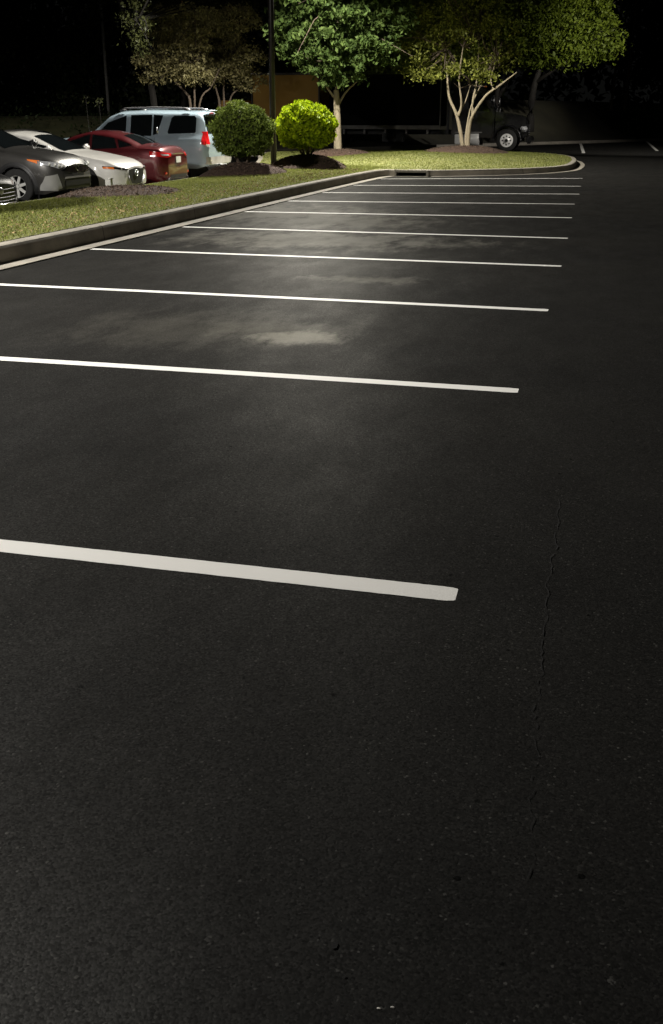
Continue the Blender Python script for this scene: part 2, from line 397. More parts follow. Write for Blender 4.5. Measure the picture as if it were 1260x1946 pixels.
o = blades(42000, .042, 'grass', GR, lambda: (random.uniform(-13.5, -.7), random.uniform(28.5, 46.5)), .6); tag(o, 'bright short grass on the far end of the island', 'grass', kind='stuff')
# straw and fallen leaves along the kerb
def fx_():
    while True:
        y = random.uniform(8, 27.5); xk = np.interp(y, [p[1] for p in PATH_A], [p[0] for p in PATH_A]); x = xk-.26-abs(random.gauss(0, .5))
        if inside(x, y, INS): return (x, y, isl_z(x, y)+.03)
t_ = NT('straw'); gg = t_.n('ShaderNodeNewGeometry')
STRAW = t_.set(Base_Color=t_.ramp(gg.outputs['Random Per Island'], [(0, (.12, .07, .03)), (1, (.34, .25, .12))]), Roughness=.9).m
o = chips(2600, fx_, .018, STRAW, 'fallen_straw'); tag(o, 'brown straw and dry leaves along the kerb edge of the grass', 'straw', kind='stuff')

# parking lines (ends measured on the ground)
ENDS = [((-9.5, 0), (868, 1131)), ((-9.5, 0), (985, 743)), ((-9.5, 0), (1042, 590)), ((165, 473), (1067, 506)), ((340, 431), (1079, 453)), ((455, 402), (1087, 414)),
        ((545, 382), (1092, 388)), ((610, 366), (1101, 369)), ((665, 352), (1104, 354)), ((720, 340), (1107, 339))]
LEFTPX = [(0, 1041), (0, 683), (0, 541)]
BOW = [.02, .02, .015, .01, 0, 0, 0, 0, 0, 0]
ORD = ['nearest, thickest looking white parking line across the foreground', 'second white parking line from the foreground', 'third white parking line from the foreground, above the pale worn patch',
       'fourth white parking line, its left end meeting the kerb gutter', 'fifth white parking line from the foreground, through the glow on the asphalt', 'sixth white parking line from the foreground',
       'seventh white parking line from the foreground', 'eighth white parking line, third from the far kerb', 'ninth white parking line, second from the far kerb', 'farthest white parking line right below the drain and far kerb']
for i, (a, b) in enumerate(ENDS):
    R_ = on_z(*b); Lp = on_z(*(LEFTPX[i] if i < 3 else a))
    d = (Lp-R_); 
    if i < 3: Lp = R_+d*((R_.x+5.80)/(R_.x-Lp.x))
    d = (R_-Lp).normalized(); nr = Vector((-d.y, d.x, 0)); N = 90; hw = .052; v = []; f = []
    Ltot = (R_-Lp).length
    for k in range(N+1):
        s = 1-(1-k/N)**1.6; p = Lp+d*(Ltot*s)+nr*(BOW[i]*math.sin(math.pi*s))
        w1_ = hw+random.uniform(-.001, .001); w2_ = hw+random.uniform(-.001, .001)
        e_ = (1-s)*Ltot
        if e_ < hw: c_ = math.sqrt(max(0, 1-((hw-e_)/hw)**2)); w1_ = w1_*(.78+.22*c_); w2_ = w2_*(.78+.22*c_)
        v += [(p.x+nr.x*w1_, p.y+nr.y*w1_, .0018), (p.x-nr.x*w2_, p.y-nr.y*w2_, .0018)]
    f = [(2*k, 2*k+1, 2*k+3, 2*k+2) for k in range(N)]
    tag(mesh_obj('parking_line', v, f, MT['line']), ORD[i], 'parking line', 'white parking lines on the asphalt', kind='structure')
for (a, b, lb) in (((1103, 272), (1109, 291), 'far parking line on the dark lot beyond the island, left of two'), ((1228, 268), (1249, 287), 'far parking line at the right edge beyond the island')):
    A = on_z(*a); B = on_z(*b); d = (B-A).normalized(); nr = Vector((-d.y, d.x, 0))*.075
    tag(mesh_obj('parking_line', [(*(A+nr).xy, .006), (*(A-nr).xy, .006), (*(B-nr).xy, .006), (*(B+nr).xy, .006)], [(0, 1, 2, 3)], MT['line']), lb, 'parking line', 'faint parking lines on the far lot', kind='structure')

# crack in the asphalt and pits, small litter
cp = [(1062, 950), (1060, 1000), (1050, 1060), (1040, 1110), (1038, 1170), (1030, 1240), (1026, 1300), (1014, 1370), (1018, 1440), (1008, 1520), (1014, 1600), (1003, 1690)]
v = []; f = []; Pk = []
for i in range(len(cp)-1):
    for k in range(9):
        s = k/9; q = on_z(cp[i][0]*(1-s)+cp[i+1][0]*s+random.uniform(-2, 2), cp[i][1]*(1-s)+cp[i+1][1]*s); Pk.append(q)
for i, q in enumerate(Pk):
    w_ = random.choice((.0008, .0012, .0016, .0022, .0030))*(1-.6*i/len(Pk)); q.x += .004*math.sin(i*.9)+random.gauss(0, .003); v += [(q.x-w_, q.y, .0035), (q.x+w_, q.y, .0035)]
f = [(2*i, 2*i+1, 2*i+3, 2*i+2) for i in range(len(Pk)-1) if random.random() < .96-.35*i/len(Pk)]
tag(mesh_obj('asphalt_crack', v, f, MT['liner']), kind='structure')
def pebble(px, py, r, mat, name, label, cat, grp=None, sx=1.0):
    p = on_z(px, py); bm = bmesh.new(); bmesh.ops.create_icosphere(bm, subdivisions=2, radius=1)
    for q in bm.verts: q.co = Vector((q.co.x*r*sx, q.co.y*r*.8, q.co.z*r*.5))*random.uniform(.85, 1.15)
    me = bpy.data.meshes.new(name); bm.to_mesh(me); bm.free(); me.materials.append(mat)
    o = link(bpy.data.objects.new(name, me)); o.location = (p.x, p.y, r*.4); tag(o, label, cat, grp)
PALE = m_plain('pale_stone', (.5, .48, .44), .8)
pebble(720, 1917, .0026, PALE, 'pebble', 'left of two tiny pale pebbles at the bottom edge of the picture', 'pebble', 'tiny pale pebbles', 1.5)
pebble(746, 1915, .0026, PALE, 'pebble', 'right of two tiny pale pebbles at the bottom edge of the picture', 'pebble', 'tiny pale pebbles', 1.5)
for (px, py, r, lb) in ((636, 1799, .0085, 'larger dark pit mark in the lower middle of the asphalt'), (655, 1857, .004, 'small dark pit mark just below the larger one')):
    p = on_z(px, py); v = [(p.x, p.y, .003)]+[(p.x+r*random.uniform(.6, 1.2)*math.cos(k*.7), p.y+r*random.uniform(.6, 1.2)*math.sin(k*.7), .003) for k in range(9)]
    tag(mesh_obj('asphalt_pit', v, [(0, 1+k, 1+(k+1) % 9) for k in range(9)], MT['liner']), kind='structure')

# storm drain between the two kerb pieces
root = thing('storm_drain', (-4.89, 28.44, 0)); tag(root, 'concrete kerb drain inlet with a dark wide slot at the island corner', 'storm drain')
MB().box((0, .19, .135), (.94, .62, .06), bev=.012).build('top_slab', MT['conc'], root)
for x_ in (-.44, .44): MB().box((x_, .06, .03), (.07, .34, .15), bev=.008).build('side_block', MT['conc'], root)
MB().box((0, .34, -.05), (.81, .06, .30)).build('throat', MT['liner'], root)
MB().box((0, -.02, .004), (.94, .40, .012), bev=.003).build('apron', MT['conc'], root)
# small pale utility cover on the bare mulch bed
p = on_z(208, 357, .12); root = thing('utility_marker', (p.x, p.y, .10)); tag(root, 'small pale square marker post beside the bare mulch bed', 'marker')
MB().box((0, 0, .1), (.12, .12, .2), bev=.01).build('post', MT['plate'], root); MB().box((0, 0, .205), (.15, .15, .02), bev=.005).build('cap', MT['plate'], root)

# ---------------------------------------------------------------- lamps
def spot(name, loc, target, P, parent, size=.22):
    d = bpy.data.lights.new(name, 'SPOT'); d.energy = P['energy']; d.color = P['color']; d.spot_size = math.radians(P['size']); d.spot_blend = P['blend']; d.shadow_soft_size = size
    o = bpy.data.objects.new(name, d); link(o, parent); o.location = loc
    o.rotation_euler = (Vector(target)-Vector(loc)).to_track_quat('-Z', 'Y').to_euler(); return o
def street_lamp(base, H, arm, tgt, P, label, r=.085, head=True, mat='metal_dark', arm2=None):
    root = thing('street_lamp', base); tag(root, label, 'street lamp', 'street lamps of the car park')
    MB().tube([(0, 0, -.25), (0, 0, H)], [r, r*.85], 20).build('pole', MT[mat], root, True)
    MB().box((0, 0, .0), (.34, .34, .12), bev=.03).build('base_plate', MT[mat], root)
    ax, ay = arm; hx, hy = ax, ay; L = math.hypot(ax, ay); an = math.atan2(ay, ax)
    if L > 0: MB().tube([(0, 0, H-.12), (ax, ay, H)], .04, 10).build('arm', MT[mat], root, True)
    h = MB().box((ax*1.0, ay*1.0, H+.05), (.62, .40, .12), an, .03).build('lamp_head', MT[mat], root)
    MB().box((ax, ay, H-.012), (.46, .28, .012), an).build('lens', LENS_ON, h)
    if P: spot('lamp_light', (ax, ay, H-.06), tgt, P, root)
    return root
LENS_ON = m_emit('lit_lamp_lens', (1, .93, .8), 6)
pb = on_z(520.5, 320, .16)
A_HEAD = (.25, 2.5)
street_lamp((pb.x, pb.y, isl_z(pb.x, pb.y)), 8.2, A_HEAD, (A_HEAD[0]-.38, A_HEAD[1]-.5, 0), LAMP_A, 'black lamp post rising between the dark olive bush and the lime green bush')
street_lamp((-10.3, 4.6, isl_z(-10.3, 4.6)), 8.0, (.3, 0), (.3, 2.6, 0), LAMP_B, 'lamp post on the island near the camera, just past the left edge')
fp = on_y(206, 200, 62)
street_lamp((fp.x, fp.y, -.3), 13, (.8, 0), (0, 0, 0), None, 'distant thin grey pole rising into the dark at the left', r=.10, mat='pole_grey')
street_lamp((-32, 39, -.3), 8.5, (.8, .4), (2.2, 3.6, 0), FILL_F, 'added unseen lamp post past the left edge lighting the verge behind the parked cars')  # unseen post and lamp, added as fill for the dark bank
_c = on_y(1128, 72, 61)
root = street_lamp((9.0, 40, 0), 8.5, (-.6, .3), (_c.x-9, 21, _c.z), LAMP_C, 'lamp post past the right edge lighting the trees beyond')
MB().box((-.2, -.45, 8.5), (.5, .34, .12), 2.4, .03).build('lamp_head', MT['metal_dark'], root)  # second head with its spot, added unseen to brighten truck front and far kerb
spot('lamp_light', (-.3, -.5, 8.4), (-9.2, 15.5, .6), FILL_D, root)
MB().box((-.5, .1, 8.5), (.5, .34, .12), 2.2, .03).build('lamp_head', MT['metal_dark'], root)  # third head with its spot, added unseen to brighten the olive tree
_e = on_y(785, 120, 62); spot('lamp_light', (-.5, .1, 8.4), (_e.x-9, 22, _e.z), FILL_E, root)

# ---------------------------------------------------------------- vegetation
LF = dict(
    maple=m_leaf('maple_leaves', (.045, .08, .02), (.115, .165, .045), .6, .3, .1), lime=m_leaf('lime_bush_leaves', (.26, .38, .008), (.46, .56, .02), .6, .35, .1),
    olive=m_leaf('olive_bush_leaves', (.10, .15, .028), (.24, .30, .06), .7, .3, .08), myrtle=m_leaf('myrtle_leaves', (.11, .135, .02), (.35, .37, .07)),
    tan=m_leaf('tan_leaves', (.22, .20, .09), (.50, .45, .22)), high=m_leaf('high_leaves', (.035, .042, .014), (.085, .095, .03)),
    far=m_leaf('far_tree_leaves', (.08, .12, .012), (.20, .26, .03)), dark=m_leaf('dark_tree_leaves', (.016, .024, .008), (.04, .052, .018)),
    slim=m_bark('dim_brown_bark', (.06, .045, .03)), pale=m_bark('pale_bark', (.33, .28, .19)), bark=m_bark('brown_bark', (.12, .09, .065)), dbark=m_bark('dark_bark', (.012, .010, .008)),
)
def leaves(C, size, nrm=None, jit=1.0):
    """C (n,3) leaf centres; folded leaf of two triangles as a quad"""
    n = len(C); a = rng.normal(size=(n, 3))
    if nrm is not None: a = a - nrm*np.sum(a*nrm, 1)[:, None]*(1-.45*jit)
    a /= np.linalg.norm(a, axis=1)[:, None]; b = np.cross(a, rng.normal(size=(n, 3))) if nrm is None else np.cross(a, nrm+rng.normal(size=(n, 3))*.5)
    b /= np.linalg.norm(b, axis=1)[:, None]
    s = (size*rng.uniform(.55, 1.35, n))[:, None]; w = s*rng.uniform(.35, .6, (n, 1)); nn = np.cross(a, b)*s*.22
    V = np.stack([C-a*s, C+b*w+nn, C+a*s, C-b*w+nn], 1).reshape(-1, 3); return V, np.arange(4*n).reshape(n, 4)
def crown_pts(blobs, nclump, per, spread, shell=.55, flat=.7):
    """blobs: (cx,cy,cz,rx,ry,rz); clumps sit mostly in the outer shell of each blob"""
    B = np.array(blobs, float); wv = (B[:, 3]*B[:, 4]*B[:, 5])**.7; idx = rng.choice(len(B), nclump, p=wv/wv.sum())
    d = rng.normal(size=(nclump, 3)); d /= np.linalg.norm(d, axis=1)[:, None]
    r = (shell+(1-shell)*rng.random((nclump, 1))**.6)*rng.uniform(.82, 1.08, (nclump, 1))
    CC = B[idx, :3]+d*r*B[idx, 3:]
    P = np.repeat(CC, per, 0); q = rng.normal(size=P.shape)*spread*rng.uniform(.6, 1.3, (nclump, 1)).repeat(per, 0); q[:, 2] *= flat
    return P+q
def tree(name, base, label, cat, group, blobs, leafmat, barkmat, limbs, nclump, per, spread, leaf, shell=.55, flat=.7, rad=None):
    root = thing(name, base); tag(root, label, cat, group); b = Vector(base)
    m = MB()
    for pts_, r0, r1 in limbs:
        q = []
        ps = smooth3(pts_)
        for i, p in enumerate(ps): q.append(Vector(p)-b)
        m.tube(q, [r0+(r1-r0)*(i/(len(q)-1))*1.0 for i in range(len(q))], 9)
    m.build('trunk', barkmat, root, True)
    # thin branches from limb ends into the blobs
    tips = [Vector(l[0][-1])-b for l in limbs]; br = MB()
    for bl in blobs:
        c = Vector(bl[:3])-b; t0 = min(tips, key=lambda t: (t-c).length)
        for _ in range(5):
            e = c+Vector((random.gauss(0, .5)*bl[3], random.gauss(0, .5)*bl[4], random.gauss(0, .5)*bl[5])); mid = (t0+e)*.5+Vector((random.gauss(0, .15), random.gauss(0, .15), random.gauss(0, .15)))
            br.tube([t0, mid, e], [.03, .02, .006], 5, False)
    br.build('branches', LF['bark'] if barkmat == LF['pale'] else barkmat, root, True)
    V, F = leaves(crown_pts([(x-b.x, y-b.y, z-b.z, rx, ry, rz) for x, y, z, rx, ry, rz in blobs], nclump, per, spread, shell, flat), leaf)
    np_mesh('crown', V, F, leafmat, root); return root
def smooth3(P, n=5):
    if len(P) < 3: return P
    out = []; P = [Vector(p) for p in P]
    for i in range(len(P)-1):
        p0 = P[max(i-1, 0)]; p1 = P[i]; p2 = P[i+1]; p3 = P[min(i+2, len(P)-1)]
        for k in range(n):
            t = k/n; out.append(.5*((2*p1)+(-p0+p2)*t+(2*p0-5*p1+4*p2-p3)*t*t+(-p0+3*p1-3*p2+p3)*t**3))
    out.append(P[-1]); return out

def bush(c, R, Rz, z0, label, mat, n, leaf, rough_, stem_mat, lumps=.05, stems=5):
    """clipped round shrub; c ground point"""
    root = thing('round_bush', c); tag(root, label, 'bush', 'clipped round bushes on the island')
    cz = z0+Rz; m = MB()
    for k in range(stems):
        a = 6.28*k/stems+random.random(); r = R*.45
        m.tube([(.06*math.cos(a), .06*math.sin(a), -.05), (.5*r*math.cos(a), .5*r*math.sin(a), z0*.7+.05), (r*math.cos(a), r*math.sin(a), cz)], [.035, .028, .012], 7)
    m.build('stems', stem_mat, root, True)
    d = rng.normal(size=(n, 3)); d /= np.linalg.norm(d, axis=1)[:, None]
    lum = 1+lumps*(np.sin(d[:, 0]*9+1)*np.sin(d[:, 1]*8+2)+np.sin(d[:, 2]*10+d[:, 0]*7))*.6
    # squarer bottom: the underside is flatter
    r = lum*(1-np.abs(rng.normal(size=n))*rough_); far = (rng.random(n) < .5)&(np.sin(d[:, 0]*23+d[:, 1]*17)*np.sin(d[:, 2]*19+d[:, 1]*13) > .72); r[far] += rng.uniform(.0, .10, far.sum())
    P = d*r[:, None]*np.array([R, R, Rz]); P[:, 2] = np.where(P[:, 2] < -Rz*.72, -Rz*.72-(-P[:, 2]-Rz*.72)*.45+rng.normal(size=n)*.02, P[:, 2]); P[:, 2] += cz
    V, F = leaves(P, leaf); np_mesh('foliage', V, F, mat, root)
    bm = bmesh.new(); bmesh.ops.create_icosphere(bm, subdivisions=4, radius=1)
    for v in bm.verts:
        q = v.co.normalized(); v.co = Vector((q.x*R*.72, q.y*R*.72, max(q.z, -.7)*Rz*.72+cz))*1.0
    me = bpy.data.meshes.new('shade_core'); bm.to_mesh(me); bm.free(); me.materials.append(MT['bush_core_shade']); link(bpy.data.objects.new('shade_core', me), root)  # solid dark core, shade between the leaves put in as colour
    return root
bush((P_B1.x, P_B1.y, isl_z(P_B1.x, P_B1.y)+.2), .74, .65, .10, 'dark olive round bush in front of the black lamp post', LF['olive'], 12500, .036, .14, LF['bark'], .12)
bush((P_B2.x, P_B2.y, isl_z(P_B2.x, P_B2.y)+.28), .80, .62, .13, 'bright lime green round bush beside the lamp post', LF['lime'], 6200, .07, .13, LF['bark'], .09)
bush((P_OFF.x, P_OFF.y, isl_z(P_OFF.x, P_OFF.y)+.15), .95, .95, .15, 'round bush just past the left edge casting a shadow on the grass', LF['olive'], 9000, .04, .09, LF['bark'])

# single trunk shade tree
Yt = P_TR.y
def Q(px, py, y, dy=0.0):
    p = on_y(px, py, y); return (p.x, y+dy, p.z)
tb = Vector((P_TR.x, P_TR.y, isl_z(P_TR.x, P_TR.y)+.14))
bl = []
for (px, py, rx, rz) in ((640, 95, 1.7, 1.35), (585, 70, 1.3, 1.0), (700, 85, 1.35, 1.15), (640, 20, 2.3, 1.5), (560, 40, 1.1, 1.2), (725, 30, 1.2, 1.3), (640, -70, 2.3, 1.7), (570, -50, 1.5, 1.4), (710, -50, 1.5, 1.5), (640, -150, 1.6, 1.2), (665, 140, .8, .35), (612, 118, .7, .3), (640, 150, .7, .3), (640, 110, 1.0, .6)):
    p = Q(px, py, Yt, random.uniform(-.6, .3)); bl.append((*p, rx, rx, rz))
tree('shade_tree', tb, 'leafy green tree with a single pale trunk beside the lime green bush', 'tree', 'trees on the island', bl, LF['maple'], LF['pale'],
     [([Q(642, 288, Yt), Q(641, 230, Yt), Q(639, 172, Yt), Q(640, 100, Yt), Q(642, 0, Yt)], .165, .05), ([Q(640, 205, Yt), Q(655, 175, Yt, .2), Q(680, 150, Yt, .3)], .05, .02), ([Q(639, 190, Yt), Q(620, 160, Yt, -.2), Q(600, 120, Yt, -.3)], .05, .02),
      ([Q(639, 170, Yt), Q(660, 110, Yt, .4), Q(690, 60, Yt, .6)], .06, .02)], 820, 46, .15, .095, .3, .5)

# multi stemmed myrtle
Ym = P_MY.y; mb = Vector((P_MY.x, P_MY.y, isl_z(P_MY.x, P_MY.y)+.15))
bl = []
for (px, py, rx, rz, dy) in ((905, 60, 1.0, .7, -.4), (935, 115, .9, .5, .2), (885, 135, .7, .5, -.2), (840, 140, .7, .4, 0), (930, 135, .5, .3, -.2), (830, 95, 1.0, .8, .5), (800, 130, .8, .5, .3), (850, 30, 1.3, .9, 0), (915, 5, 1.2, .8, .5), (870, -50, 1.6, 1.0, 0), (790, 60, .9, .9, -.3), (950, 60, .8, .6, -.5), (960, 100, .7, .4, .5)):
    p = Q(px, py, Ym, dy); bl.append((*p, rx, rx, rz))
tree('crepe_myrtle', mb, 'multi stemmed myrtle with pale forked stems in front of the black truck', 'tree', 'trees on the island', bl, LF['myrtle'], LF['pale'],
     [([Q(880, 284, Ym), Q(874, 245, Ym), Q(866, 215, Ym, .1), Q(852, 183, Ym, .2), Q(848, 140, Ym, .3), Q(845, 90, Ym, .4)], .085, .025),
      ([Q(871, 220, Ym), Q(877, 196, Ym), Q(874, 150, Ym, -.2), Q(882, 90, Ym, -.3)], .05, .02), ([Q(868, 218, Ym), Q(882, 195, Ym, .2), Q(892, 160, Ym, .4)], .035, .015),
      ([Q(889, 284, Ym), Q(892, 245, Ym, -.1), Q(900, 218, Ym, -.2), Q(925, 182, Ym, -.3), Q(948, 165, Ym, -.3), Q(984, 138, Ym, -.4)], .085, .022),
      ([Q(898, 225, Ym), Q(899, 190, Ym), Q(905, 150, Ym, .3), Q(908, 80, Ym, .4)], .055, .02), ([Q(940, 172, Ym, -.3), Q(934, 150, Ym, -.2), Q(945, 110, Ym)], .03, .014),
      ([Q(884, 283, Ym), Q(885, 250, Ym, .2), Q(893, 200, Ym, .5), Q(915, 150, Ym, .8)], .05, .02)], 270, 34, .17, .06, .4, .6)

# pair of tan crepe myrtles behind the SUV
for (px, yy, lb, tr, bs) in ((362, 41, 'tan leaved small tree behind the blue grey SUV roof', ((362, 200), (352, 175), (330, 150)), ((340, 130), (300, 140), (375, 140), (330, 95), (290, 115), (370, 90))),
                             (425, 43, 'tan leaved small tree between the SUV and the dark olive bush', ((418, 205), (415, 185), (405, 150)), ((410, 140), (450, 130), (480, 110), (430, 90), (395, 110), (470, 150)))):
    bp = Q(px, 200, yy); base = (bp[0], yy, lot_z(bp[0], yy)); bl = [(*Q(x, y, yy, random.uniform(-.5, .5)), .75, .75, .42) for x, y in bs]
    bl += [(*Q(bs[0][0]+dx, y, yy, 0), 1.3, 1.3, .7) for dx, y in ((-30, 50), (30, 45))]
    tree('crepe_myrtle', base, lb, 'tree', 'small tan trees behind the parked cars', bl, LF['tan'], LF['bark'],
         [([base, Q(*tr[0], yy), Q(*tr[1], yy), Q(*tr[2], yy), Q(tr[2][0]-15, 100, yy)], .07, .02), ([base, Q(tr[0][0]+8, 200, yy), Q(tr[0][0]+4, 165, yy, .2), Q(tr[0][0]+6, 120, yy, .3)], .06, .018),
          ([base, Q(tr[0][0]+18, 195, yy), Q(tr[0][0]+34, 165, yy, .3), Q(tr[0][0]+50, 130, yy, .3)], .05, .015)], 400, 30, .13, .06, .45, .6)

# tall tree with drooping leaves, upper left
yy = 36; bp = Q(300, 240, yy + 6)
bl = [(*Q(x, y, yy if x < 266 and y > 0 else yy+9), r, r, rz) for x, y, r, rz, d in ((258, 30, .42, .9, 0), (262, 75, .35, .55, .1), (300, 5, .9, .5, .5), (350, 8, .8, .35, -.2), (400, 12, .8, .4, .3), (330, -90, 2.0, 1.0, .5), (420, -90, 1.8, 1.0, .5), (265, -70, .9, 1.0, 0), (455, 15, .7, .4, .2))]
tree('hanging_leaf_tree', (bp[0], yy+6, -.3), 'tall tree with a drooping column of leaves at the upper left', 'tree', 'tall trees behind the parked cars', bl, LF['high'], LF['dbark'],
     [([(bp[0], yy+6, -.3), (bp[0]+.2, yy+5, 3), (bp[0]+.5, yy+2, 6), Q(340, -60, yy)], .16, .06), ([(bp[0]+.4, yy+3, 5), Q(290, -20, yy), Q(260, 40, yy)], .07, .02)], 430, 26, .15, .062, .4, .8)

# trees beyond the truck
def bigtree(name, px, yy, label, group, blobs, mat, base_z, n, per, spread, leaf, bark='dbark', r0=.25, shell=.5):
    bp = on_y(px, 200, yy); bl = [(*Q(x, y, yy, d), r, r, rz) for x, y, r, rz, d in blobs]; c = bl[0]
    return tree(name, (bp.x, yy, base_z), label, 'tree', group, bl, LF[mat], LF[bark], [([(bp.x, yy, base_z), (bp.x+.1, yy, base_z+2.5), (c[0], c[1], c[2])], r0, .08), ([(bp.x+.1, yy, base_z+2.5), (bl[1][0], bl[1][1], bl[1][2])], r0*.5, .05)], n, per, spread, leaf, shell, .65)
bigtree('broad_tree', 1010, 61, 'yellow green lit tree above the dark far lot at the upper right', 'lit trees beyond the black truck',
        ((1060, 60, 2.6, 2.0, 0), (1120, 85, 1.7, .95, -.6), (1150, 50, .8, .6, -.3), (1090, 20, 2.2, 1.6, 0), (1000, 60, 2.4, 1.9, .6), (1000, -10, 2.6, 2.0, 0), (1100, -40, 2.2, 1.7, 0), (1040, 110, 1.6, .5, -.4), (1085, 95, 1.4, .6, -.8)), 'far', .8, 850, 34, .24, .11)
bigtree('broad_tree', 800, 62, 'olive lit tree showing between the shade tree and the myrtle', 'lit trees beyond the black truck',
        ((790, 90, 2.2, 1.4, 0), (740, 130, 1.5, .7, -.3), (850, 120, 1.8, .9, 0), (800, 30, 2.2, 1.6, .5), (900, 110, 1.6, .8, 0), (800, 140, 1.8, .4, -.5), (860, 40, 1.8, 1.5, 0), (700, 110, 1.2, .8, 0)), 'far', 0, 620, 30, .24, .10)
bigtree('broad_tree', 940, 64, 'brownish dim tree behind the myrtle top', 'lit trees beyond the black truck',
        ((950, 70, 1.8, 1.5, 0), (990, 110, 1.4, .7, 0), (930, 120, 1.2, .6, 0), (960, 0, 2.0, 1.6, 0)), 'high', 0, 380, 30, .24, .10)
# dark wood all round: individual trees first, then one far mass
specs = []
for i, (px, yy, w) in enumerate(((20, 66, 3.4), (110, 72, 3.6), (190, 64, 3.0), (265, 70, 3.2), (345, 62, 3.0), (440, 66, 3.4), (520, 72, 3.4), (610, 76, 3.6), (690, 78, 3.4), (1190, 84, 3.4), (1260, 88, 3.6), (1330, 84, 3.6), (-70, 60, 3.4))):
    where = ['far left edge behind the black sedan', 'behind the white hatchback', 'beside the thin grey pole', 'right of the thin grey pole', 'behind the tan trees', 'above the dark olive bush', 'above the yellow box truck', 'behind the shade tree', 'left of the lit olive tree',
             'at the right beyond the bank', 'at the right edge beyond the bank', 'just past the right edge', 'just past the left edge'][i]
    bp = on_y(px, 200, yy); h = 15+3*random.random(); bz = 2.2 if i in (9, 10, 11) else 0.0
    bl = [(bp.x+random.gauss(0, 1.1), yy+random.gauss(0, .8), bz+3.0+k*2.1, w*random.uniform(.6, 1.0), w*.7, 1.7) for k in range(6)]
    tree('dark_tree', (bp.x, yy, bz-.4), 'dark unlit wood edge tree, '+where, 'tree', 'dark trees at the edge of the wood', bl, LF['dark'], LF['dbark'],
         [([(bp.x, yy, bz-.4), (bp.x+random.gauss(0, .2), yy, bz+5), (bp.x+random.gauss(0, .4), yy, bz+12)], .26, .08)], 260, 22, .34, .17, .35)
# two slim trunks catching light at the upper right
for px, lb in ((1196, 'slim brown lit trunk at the upper right, taller looking of two'), (1170, 'slim brown lit trunk nearer the yellow green tree')):
    bp = on_y(px, 110, 78); bl = [(bp.x, 78, 13, 1.6, 1.6, 1.5), (bp.x+.5, 78.3, 15, 1.6, 1.6, 1.5)]
    tree('slim_tree', (bp.x, 78, 2.0), lb, 'tree', 'slim trees at the edge of the wood', bl, LF['dark'], LF['slim'], [([(bp.x, 78, 2.0), (bp.x+.1, 78, 7), (bp.x-.1, 78, 13)], .11, .06)], 90, 20, .3, .15)
# wood mass
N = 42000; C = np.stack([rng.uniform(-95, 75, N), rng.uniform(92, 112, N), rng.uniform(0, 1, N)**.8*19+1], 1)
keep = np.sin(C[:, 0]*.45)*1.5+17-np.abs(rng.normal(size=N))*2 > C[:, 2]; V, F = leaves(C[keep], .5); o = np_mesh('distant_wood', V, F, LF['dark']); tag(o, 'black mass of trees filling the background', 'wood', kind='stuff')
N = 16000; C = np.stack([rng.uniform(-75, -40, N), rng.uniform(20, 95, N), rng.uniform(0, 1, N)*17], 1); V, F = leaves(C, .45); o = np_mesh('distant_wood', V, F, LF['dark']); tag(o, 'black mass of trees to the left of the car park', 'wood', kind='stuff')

# bank beyond the far lot, with its kerb
def bank_z(x, y):
    a = sm(0, 1, ((y-(70 if x > -4 else 64)) / 15.0)); return -.12+3.2*a*(1 if x > -12 else .45)
t_ = NT('bank_grass'); a_ = t_.noise(t_.coord(), .5, 7, .7)
BANK = t_.set(Base_Color=t_.ramp(a_, [(.3, (.022, .021, .014)), (.7, (.05, .046, .03))]), Roughness=.95).m
kA = on_z(1000, 275.5); kB = on_z(1300, 266)
def kz(x): return kA.y+(kB.y-kA.y)*(x-kA.x)/(kB.x-kA.x)
xs = list(np.arange(-16, 60, 2.)); ys = list(np.linspace(0, 1, 16))
V = np.array([(x, kz(x)+.2+s*28, .13+2.6*sm(.03, .5, s)) for s in ys for x in xs]); nx = len(xs)
F = np.array([(j*nx+i, j*nx+i+1, (j+1)*nx+i+1, (j+1)*nx+i) for j in range(len(ys)-1) for i in range(nx-1)])
tag(np_mesh('bank', V, F, BANK, smooth=True), kind='structure')
m = MB(); v = []
P0 = Vector((-16, kz(-16), 0)); P1 = Vector((60, kz(60), 0)); d = (P1-P0).normalized(); nr = Vector((d.y, -d.x, 0))
for P in (P0, P1):
    for o_, h in ((-.35, -.1), (-.35, .15), (-.02, .15), (0, .12), (.02, .012), (.5, .012), (.5, -.1)): v.append(P+nr*o_+Vector((0, 0, h)))
mesh_obj('kerb', v, [(k, k+1, 8+k, 7+k) for k in range(6)], MT['conc2'])['kind'] = 'structure'
xs = list(np.arange(-62, -5, 3.))
V = np.array([(x, 50+s*34+max(0, (x+30))*.5, -.35+2.0*sm(.0, .35, s)) for s in ys for x in xs]); nx = len(xs)
F = np.array([(j*nx+i, j*nx+i+1, (j+1)*nx+i+1, (j+1)*nx+i) for j in range(len(ys)-1) for i in range(nx-1)])
t_ = NT('dark_bank'); a_ = t_.noise(t_.coord(), .8, 7, .7)
DB = t_.set(Base_Color=t_.ramp(a_, [(.3, (.035, .042, .015)), (.7, (.10, .10, .045))]), Roughness=.95).m
tag(np_mesh('bank', V, F, DB, smooth=True), kind='structure')
N = 15000; X_ = rng.uniform(-60, -9, N); S_ = rng.uniform(.06, .75, N); C = np.stack([X_, 50+S_*34+np.maximum(0, X_+30)*.5, -.3+2.0*np.clip(S_/.35, 0, 1)**1.5+np.abs(rng.normal(size=N))*.34*(1.1+np.sin(X_*1.3)+.6*np.sin(X_*3.1))], 1)
V, F = leaves(C, .11); tag(np_mesh('undergrowth', V, F, MT['hedge']), 'dark weeds and brush on the slope behind the parked cars', 'undergrowth', kind='stuff')
